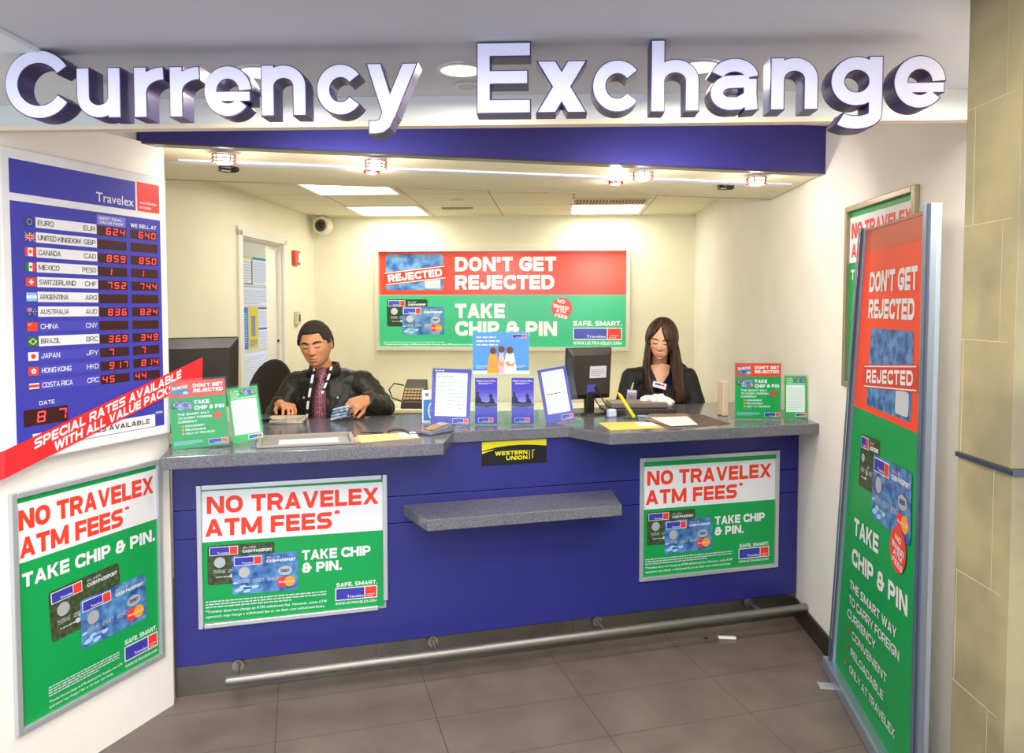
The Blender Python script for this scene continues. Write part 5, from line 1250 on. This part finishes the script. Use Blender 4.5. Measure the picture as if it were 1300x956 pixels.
# --- the man
ms_ = mat('shirt_black', '#24221c', .55, noise_amt=.15, noise_scale=60)
mh = (-1.012, 3.86, 1.410)
JM = dict(neck=(-.985, 3.945, 1.27), chest=(-.965, 3.97, 1.08), pelvis=(-.96, 4.06, .68),
    shR=(-1.150, 3.965, 1.200), elR=(-1.235, 3.90, 1.03), wrR=(-1.150, 3.695, 1.118), handR=((.62, -.72, .02), (.1, .1, 1), 1, (.55, .75, .5), (.75, .6, -.4)),
    shL=(-.790, 3.965, 1.205), elL=(-.675, 3.90, 1.07), wrL=(-.728, 3.715, 1.140), handL=((-.45, -.80, -.16), (.55, -.1, .85), -1, (.75, 1.0, .6), (.8, .5, -.5)),
    kneeR=(-1.08, 3.72, .60), kneeL=(-.84, 3.72, .60), ankleR=(-1.10, 3.80, .17), ankleL=(-.82, 3.80, .17))
rotM = Matrix.Rotation(R(-2), 4, 'Z') @ Matrix.Rotation(R(-6), 4, 'Y') @ Matrix.Rotation(R(9), 4, 'X')
t, W, HM = person('person', 'seated man with short dark hair, black shirt and patterned tie counting banknotes', (-.96, 4.06, 0), mh, rotM, JM, SK_M, LIP_M, BROW)
man = t
mb = MB()
mb.ell(W((-.965, 3.975, 1.07)), (.182, .128, .20), 24, 16); mb.ell(W((-.962, 4.01, .88)), (.168, .13, .20), 24, 16); mb.ell(W((-.96, 4.05, .74)), (.178, .14, .12), 24, 14)
mb.cap(W((-.985, 3.965, 1.212)), W((-1.150, 3.965, 1.197)), .070, .065); mb.cap(W((-.985, 3.965, 1.212)), W((-.790, 3.965, 1.202)), .070, .065)
mb.cap(W((-1.155, 3.965, 1.185)), W((-1.237, 3.90, 1.03)), .066, .058); mb.cap(W((-1.237, 3.90, 1.035)), W((-1.163, 3.715, 1.112)), .058, .044)
mb.cap(W((-.785, 3.965, 1.192)), W((-.672, 3.90, 1.075)), .068, .062); mb.cap(W((-.672, 3.90, 1.075)), W((-.722, 3.735, 1.130)), .060, .046)
sh = clothes(t, 'shirt', mb, .008, ms_, .009, 15, label='black long-sleeved shirt')
mb = MB() # trousers
for s_ in (-1, 1): mb.cap(W((-.96 + .09 * s_, 4.03, .65)), W((-.96 + .12 * s_, 3.72, .60)), .092, .068); mb.cap(W((-.96 + .12 * s_, 3.72, .60)), W((-.96 + .14 * s_, 3.80, .19)), .066, .052)
mb.ell(W((-.96, 4.05, .67)), (.18, .14, .10), 20, 12)
clothes(t, 'trousers', mb, .01, mat('trousers_dark', '#1d1d22', .7), .004)
for s_ in (-1, 1):
    mb = MB(); mb.cap(W((-.96 + .14 * s_, 3.83, .13)), W((-.96 + .14 * s_, 3.64, .105)), .048, .042); mb.box(W((-.96 + .14 * s_, 3.735, .07)), (.085, .27, .03)); mb.build('shoe', M_black, parent=t, smooth=False, bevel=.008)
# standing collar in two flaps
mb = MB()
def collar(mb, W, c, r0, r1, z0, z1, gap0, gap1, n=28):
    vs = []; fs = []
    for i in range(n + 1):
        a = R(gap0) + (R(gap1) - R(gap0)) * i / n
        for (rr, z, o_) in ((r0, z0, 0), (r1, z1, 0), (r1 + .007, z1 - .002, 0), (r0 + .012, z0, 0)):
            dip = .026 * max(0, -math.sin(a)) if z > z0 + .01 else .0
            vs.append(W((c[0] + rr * math.cos(a), c[1] + rr * .95 * math.sin(a) - .0, z - dip)))
    for i in range(n):
        for k_ in range(4): fs.append((i * 4 + k_, i * 4 + (k_ + 1) % 4, (i + 1) * 4 + (k_ + 1) % 4, (i + 1) * 4 + k_))
    fs += [(0, 1, 2, 3), (n * 4 + 3, n * 4 + 2, n * 4 + 1, n * 4)]
    mb.add(vs, fs)
collar(mb, W, (-.988, 3.935), .080, .068, 1.245, 1.312, -68, 248)
mb.build('collar', ms_, parent=sh, smooth=True)
# patterned tie: checker of small dots
m = bpy.data.materials.new('tie_pattern'); m.use_nodes = True; nt = m.node_tree; b = nt.nodes['Principled BSDF']; tc = nt.nodes.new('ShaderNodeTexCoord'); mp = nt.nodes.new('ShaderNodeMapping')
mp.inputs['Rotation'].default_value = (0, R(45), 0); ck = nt.nodes.new('ShaderNodeTexChecker'); ck.inputs['Scale'].default_value = 130
ck.inputs['Color1'].default_value = lin('#b86a74'); ck.inputs['Color2'].default_value = lin('#3c2c50')
vo = nt.nodes.new('ShaderNodeTexVoronoi'); vo.inputs['Scale'].default_value = 95; rp2 = nt.nodes.new('ShaderNodeValToRGB'); rp2.color_ramp.elements[0].color = lin('#e8dccf'); rp2.color_ramp.elements[0].position = .12; rp2.color_ramp.elements[1].color = (0, 0, 0, 1); rp2.color_ramp.elements[1].position = .22
mi = nt.nodes.new('ShaderNodeMix'); mi.data_type = 'RGBA'; mi.blend_type = 'ADD'; mi.inputs['Factor'].default_value = .8
nt.links.new(tc.outputs['Object'], mp.inputs[0]); nt.links.new(mp.outputs[0], ck.inputs[0]); nt.links.new(mp.outputs[0], vo.inputs[0]); nt.links.new(vo.outputs['Distance'], rp2.inputs[0]); nt.links.new(ck.outputs[0], mi.inputs['A']); nt.links.new(rp2.outputs[0], mi.inputs['B']); nt.links.new(mi.outputs['Result'], b.inputs['Base Color'])
b.inputs['Roughness'].default_value = .5; tie = m
mb = MB(); vs = []
prof = [(1.290, .014, -.984, 3.868), (1.272, .021, -.980, 3.845), (1.250, .020, -.980, 3.834), (1.232, .015, -.981, 3.830), (1.20, .024, -.984, 3.822), (1.14, .034, -.990, 3.818), (1.08, .041, -.994, 3.818), (1.02, .045, -.996, 3.824), (.92, .047, -.990, 3.852), (.885, .002, -.985, 3.862)]
for z, w_, x, y in prof: vs += [W((x - w_, y + .006, z)), W((x, y - .004, z)), W((x + w_, y + .006, z)), W((x, y + .012, z))]
fs = []
for i in range(len(prof) - 1): fs += [(i * 4 + k_, i * 4 + (k_ + 1) % 4, (i + 1) * 4 + (k_ + 1) % 4, (i + 1) * 4 + k_) for k_ in range(4)]
mb.add(vs, fs, tie); o = mb.build('tie', parent=t, smooth=True); o['label'] = 'red and dark blue patterned tie'
# pale tartan edging / lanyard either side of the tie
lanm = grid_mat('lanyard_stripe', '#e9e9ee', '#e9e9ee', '#1c1a28', (.5, .02), (0, 0), 0, .008, .5)
for s_, pts in ((-1, [(-1.024, 3.874, 1.288), (-1.030, 3.846, 1.235), (-1.040, 3.83, 1.16), (-1.050, 3.828, 1.10), (-1.058, 3.835, 1.03)]), (1, [(-.938, 3.878, 1.292), (-.945, 3.842, 1.240), (-.958, 3.826, 1.20), (-.972, 3.815, 1.16)])):
    mb = MB()
    for i in range(len(pts) - 1):
        a_, b_ = Vector(pts[i]), Vector(pts[i + 1]); N = 3
        for k_ in range(N):
            p_, q_ = a_.lerp(b_, k_ / N), a_.lerp(b_, (k_ + 1) / N); d_ = Vector((.006, 0, 0))
            mb.add([W(p_ - d_), W(p_ + d_), W(q_ + d_), W(q_ - d_)], [(0, 1, 2, 3)], mat('lan_white', '#eceaf0', .5) if k_ != 1 else mat('lan_dark', '#1c1a28', .5))
    mb.build('lanyard_strap', parent=t, solid=.002)
for x, z in ((-1.075, 1.135), (-.90, 1.135)):
    MB().ell(W((x, 3.846, z)), (.006, .003, .006), 10, 6).build('button', mat('button', '#c9c6bd', .4), parent=sh)
# short hair
def hair_cap(HM, region, off, m, name, t, female=False, NA=120, NE=90, bumpy=.002):
    mb = MB(); vs = []; fs = []
    for i in range(NE + 1):
        el = math.pi * (i / NE - .5)
        for j in range(NA):
            az = math.pi * (j / NA * 2 - 1); p = head_pt(az, el, female); k_ = region(az, p)
            n_ = p.normalized(); o_ = off * k_ - .010 * (1 - k_) + bumpy * k_ * noise.noise(p * 90)
            vs.append(HM @ (p + n_ * o_))
    for i in range(NE): fs += [(i * NA + j, i * NA + (j + 1) % NA, (i + 1) * NA + (j + 1) % NA, (i + 1) * NA + j) for j in range(NA)]
    mb.add(vs, fs, m); return mb.build(name, parent=t, smooth=True)
def reg_m(az, p):
    a = abs(math.degrees(az)); zl = .066 if a < 38 else (.066 - (a - 38) / 10 * .036 if a < 48 else (.030 - .010 * (a - 48) / 16 if a < 66 else (.004 if a < 80 else (.020 if a < 108 else -.040))))
    return sm(zl - .006, zl + .008, p.z)
o = hair_cap(HM, reg_m, .012, HAIR_M, 'hair', t); o['label'] = 'short dark cropped hair'
# banknotes fanned in his left hand
for i in range(4):
    mb = MB(); Mn = Matrix.Translation((-.822 + i * .004, 3.600 - i * .002, 1.072 + i * .0155)) @ Matrix.Rotation(R(-20), 4, 'Z') @ Matrix.Rotation(R(-14), 4, 'Y')
    vs = []; n = 12
    for j in range(n + 1):
        a = -math.pi / 2 + math.pi * j / n
        for rr in (.0060, .0045): vs += [(-.050, -.02 - rr * math.cos(a), rr * math.sin(a)), (.045, -.02 - rr * math.cos(a), rr * math.sin(a))]
    fs = []
    for j in range(n): a0_ = j * 4; b0_ = a0_ + 4; fs += [(a0_, a0_ + 1, b0_ + 1, b0_), (a0_ + 2, b0_ + 2, b0_ + 3, a0_ + 3), (a0_, b0_, b0_ + 2, a0_ + 2), (a0_ + 1, a0_ + 3, b0_ + 3, b0_ + 1)]
    mb.add(vs, fs, mat('note_blue', '#c9d6e2', .6, noise_scale=45, col2='#6e8cab'), Mn)
    mb.box((-.0025, .0, .0053), (.095, .045, .0012), MATS['note_blue'], Mn); mb.box((-.0025, .0, -.0053), (.095, .045, .0012), MATS['note_blue'], Mn)
    tag(mb.build('banknote_fold'), 'folded bluish banknotes, %s of four in the man\'s left hand' % ('lowest', 'second from bottom', 'third from bottom', 'topmost')[i], 'banknotes', 'folded banknotes held in the hand')

# --- the woman
mw = (.902, 4.33, 1.412)
JW = dict(neck=(.905, 4.42, 1.265), chest=(.925, 4.45, 1.07), pelvis=(.93, 4.52, .70),
    shR=(.752, 4.44, 1.182), elR=(.685, 4.38, .98), wrR=(.78, 4.29, 1.00), handR=((.7, -.35, .0), (.1, -.2, 1), 1, (.5, .5, .4), (.75, .6, -.4)),
    shL=(1.073, 4.44, 1.182), elL=(1.135, 4.40, .98), wrL=(1.01, 4.30, 1.00), handL=((-.7, -.30, .0), (-.1, -.2, 1), -1, (.5, .5, .4), (.75, .6, -.4)),
    kneeR=(.83, 4.16, .62), kneeL=(1.03, 4.16, .62), ankleR=(.83, 4.22, .17), ankleL=(1.03, 4.22, .17))
rotW = Matrix.Rotation(R(-15), 4, 'Z') @ Matrix.Rotation(R(5), 4, 'Y') @ Matrix.Rotation(R(12), 4, 'X')
t, W, HM = person('person', 'seated woman with long dark hair and black top looking down at the counter', (.93, 4.52, 0), mw, rotW, JW, SK_W, LIP_W, BROW, True)
mt = mat('top_black', '#191719', .7, noise_amt=.15, noise_scale=80)
mb = MB()
mb.ell(W((.925, 4.455, 1.06)), (.172, .125, .19), 24, 16); mb.ell(W((.925, 4.48, .88)), (.165, .13, .2), 24, 16); mb.ell(W((.93, 4.52, .74)), (.178, .14, .12), 24, 14)
for s_ in (-1, 1): mb.ell(W((.922 + .075 * s_, 4.385, 1.075)), (.078, .075, .075), 18, 12)
for k0, k1, k2 in (((.750, 4.44, 1.182), (.685, 4.38, .98), (.765, 4.30, 1.0)), ((1.075, 4.44, 1.182), (1.135, 4.40, .98), (1.03, 4.31, 1.0))):
    mb.cap(W((.905, 4.44, 1.192)), W(k0), .066, .062); mb.cap(W(k0), W(k1), .066, .058); mb.cap(W(k1), W(k2), .054, .044)
tp = clothes(t, 'top', mb, .008, mt, .005, 12, seed=5, label='black long-sleeved top')
mb = MB()
for s_ in (-1, 1): mb.cap(W((.93 + .09 * s_, 4.49, .67)), W((.93 + .10 * s_, 4.16, .62)), .09, .066); mb.cap(W((.93 + .10 * s_, 4.16, .62)), W((.93 + .10 * s_, 4.22, .19)), .062, .05)
mb.ell(W((.93, 4.51, .69)), (.175, .14, .10), 20, 12); clothes(t, 'trousers', mb, .01, MATS['trousers_dark'], .004)
for s_ in (-1, 1):
    mb = MB(); mb.cap(W((.93 + .10 * s_, 4.25, .12)), W((.93 + .10 * s_, 4.07, .10)), .042, .036); mb.box(W((.93 + .10 * s_, 4.16, .07)), (.072, .24, .03)); mb.build('shoe', M_black, parent=t, bevel=.008)
# open V of skin with the navy collar edges
mb = MB()
def vtri(pts, m): mb.add([W(p) for p in pts], [tuple(range(len(pts)))], m)
yv = 4.318
mb.add([W(p) for p in ((.842, 4.372, 1.262), (.905, 4.335, 1.275), (.965, 4.378, 1.262), (.948, 4.345, 1.215), (.888, yv, 1.128), (.862, 4.338, 1.205), (.895, 4.322, 1.20))], [(0, 5, 6, 1), (1, 6, 3, 2), (5, 4, 6), (6, 4, 3)], SK_W)
mb.build('neckline_skin', parent=t, smooth=True)
navy = mat('collar_navy', '#1c1f3c', .6)
for a, b_, c_, d_ in (((.838, 4.372, 1.268), (.866, 4.334, 1.200), (.893, 4.314, 1.122), (.820, 4.36, 1.19)), ((.968, 4.378, 1.268), (.945, 4.338, 1.205), (.884, 4.312, 1.120), (.985, 4.36, 1.17))):
    MB().add([W(a), W(b_), W(c_), W(d_)], [(0, 1, 2, 3)], navy).build('collar', parent=tp, solid=.006)
# name tag, badge on a clip
o = MB().box((0, 0, 0), (.078, .004, .034), mat('tag_white', '#e9e9f0', .3)).box((-.01, -.0025, .004), (.035, .001, .010), INK['blue']).box((.018, -.0025, .004), (.016, .001, .010), INK['logored']).build('name_tag', parent=tp, loc=W((.884, 4.292, 1.152)), rot=(R(-10), R(14), R(-8)), bevel=.002)
t2 = o
mb = MB(); mb.box((0, 0, 0), (.056, .003, .105), mat('badge_case', '#b8b0c4', .3)); mb.box((0, -.002, -.008), (.042, .001, .06), mat('badge_print', '#8f86b8', .4)); mb.box((0, -.0028, -.004), (.022, .001, .03), mat('badge_face', '#a8826a', .5)); mb.box((0, -.002, .043), (.05, .001, .012), INK['paper'])
o = mb.build('badge', parent=t, loc=W((.722, 4.285, 1.075)), rot=(0, R(4), 0)); MB().cap(W((.722, 4.285, 1.13)), W((.735, 4.30, 1.165)), .006, .004).build('badge_clip', mat('clip_pale', '#c8c2a8', .4), parent=t)
# long straight hair: cap plus two falling panels joined at the back
mhair = bpy.data.materials.new('hair_long'); mhair.use_nodes = True; nt = mhair.node_tree; b = nt.nodes['Principled BSDF']; b.inputs['Roughness'].default_value = .42
tc = nt.nodes.new('ShaderNodeTexCoord'); mp = nt.nodes.new('ShaderNodeMapping'); mp.inputs['Scale'].default_value = (160, 160, 5); n1 = nt.nodes.new('ShaderNodeTexNoise'); n1.inputs['Scale'].default_value = 1; rp3 = nt.nodes.new('ShaderNodeValToRGB')
rp3.color_ramp.elements[0].color = lin('#17100d'); rp3.color_ramp.elements[0].position = .35; rp3.color_ramp.elements[1].color = lin('#5a3a28'); rp3.color_ramp.elements[1].position = .72
nt.links.new(tc.outputs['Object'], mp.inputs[0]); nt.links.new(mp.outputs[0], n1.inputs[0]); nt.links.new(n1.outputs['Fac'], rp3.inputs[0]); nt.links.new(rp3.outputs[0], b.inputs['Base Color'])
def reg_w(az, p):
    a = math.degrees(az)      # a<0 is the viewer's left side
    if a < -6: zl = .096 - (abs(a) - 6) * .0021
    else: zl = .096 - abs(a + 6) * .0030
    if abs(a) > 46: zl = -.02 if a < 0 else -.05
    if abs(a) > 110: zl = -.12
    return sm(zl - .006, zl + .006, p.z)
# one closed shell in world axes around the head: angle from the front opening round the back, from crown to chest
def hair_fall():
    mb = MB(); NA, NZ = 90, 60; c = Vector(mw); vs = []; z0, z1 = c.z + .04, 1.055
    fwd = -math.pi / 2 + R(-15)                       # face direction
    for k_ in range(2):                               # outer, inner skin
        for i in range(NZ + 1):
            u = i / NZ; z = z0 + (z1 - z0) * u
            # opening half angles to the viewer's left / right of the face
            gl = R(50 - 10 * sm(.0, .6, u) - 14 * sm(.6, 1, u)); gr = R(38 - 4 * sm(0, .5, u) - 4 * sm(.6, 1, u))
            for j in range(NA + 1):
                v = j / NA; a = fwd - gl - (2 * math.pi - gl - gr) * v
                rx = .087 + .030 * sm(.0, .6, u) + .006 * sm(.6, 1, u); ry = .108 + .016 * u
                back = sm(0, .5, -math.cos(a - fwd))
                th = .026 if k_ else 0
                # strands over the chest lie further forward
                cx = c.x + .03 * u; cy = c.y + .015 + .045 * u - .035 * sm(.5, 1, u) * (1 - back)
                st = .0035 * noise.noise(Vector((a * 9, z * 3, 1))) + .0016 * math.sin(a * 70 + 4 * noise.noise(Vector((z * 5, a, 0))))
                e_ = 1 - .25 * sm(.06, 0, min(v, 1 - v))
                rr = 1.0 - .10 * sm(.8, 1, u)
                vs.append(Vector((cx + ((rx - th * e_) * rr + (0 if k_ else st)) * math.cos(a), cy + ((ry - th * e_) * rr + (0 if k_ else st)) * math.sin(a), z - (.02 * noise.noise(Vector((a * 6, 0, 3))) if i == NZ else 0))))
    n1_, R1 = (NZ + 1) * (NA + 1), NA + 1; fs = []
    for i in range(NZ):
        for j in range(NA):
            q = (i * R1 + j, i * R1 + j + 1, (i + 1) * R1 + j + 1, (i + 1) * R1 + j); fs.append(q); fs.append(tuple(n1_ + k2 for k2 in q[::-1]))
    for i in range(NZ):
        for j in (0, NA): fs.append((i * R1 + j, (i + 1) * R1 + j, n1_ + (i + 1) * R1 + j, n1_ + i * R1 + j))
    for j in range(NA):
        for i in (0, NZ): fs.append((i * R1 + j, i * R1 + j + 1, n1_ + i * R1 + j + 1, n1_ + i * R1 + j))
    mb.add([W(v) for v in vs], fs, mhair)
    # crown
    cap_v = []; NA2, NE = 110, 60
    for i in range(NE + 1):
        el = math.pi * (i / NE - .5)
        for j in range(NA2):
            az = math.pi * (j / NA2 * 2 - 1); p = head_pt(az, el, True); k_ = reg_w(az, p)
            ridge = .0012 * math.sin(az * 46) ; part = .006 * gs((math.degrees(az) + 6, 0, 0), (0, 0, 0), (7, 0, 0)) if p.z > .05 else 0
            off = (.019 + ridge - part) * k_ - .012 * (1 - k_)
            cap_v.append(HM @ (p + p.normalized() * off))
    mb.add(cap_v, [(i * NA2 + j, i * NA2 + (j + 1) % NA2, (i + 1) * NA2 + (j + 1) % NA2, (i + 1) * NA2 + j) for i in range(NE) for j in range(NA2)], mhair)
    o = mb.build('hair', parent=t, smooth=True); o['label'] = 'long straight dark brown hair falling over both shoulders'
hair_fall()
t.location.x -= .035
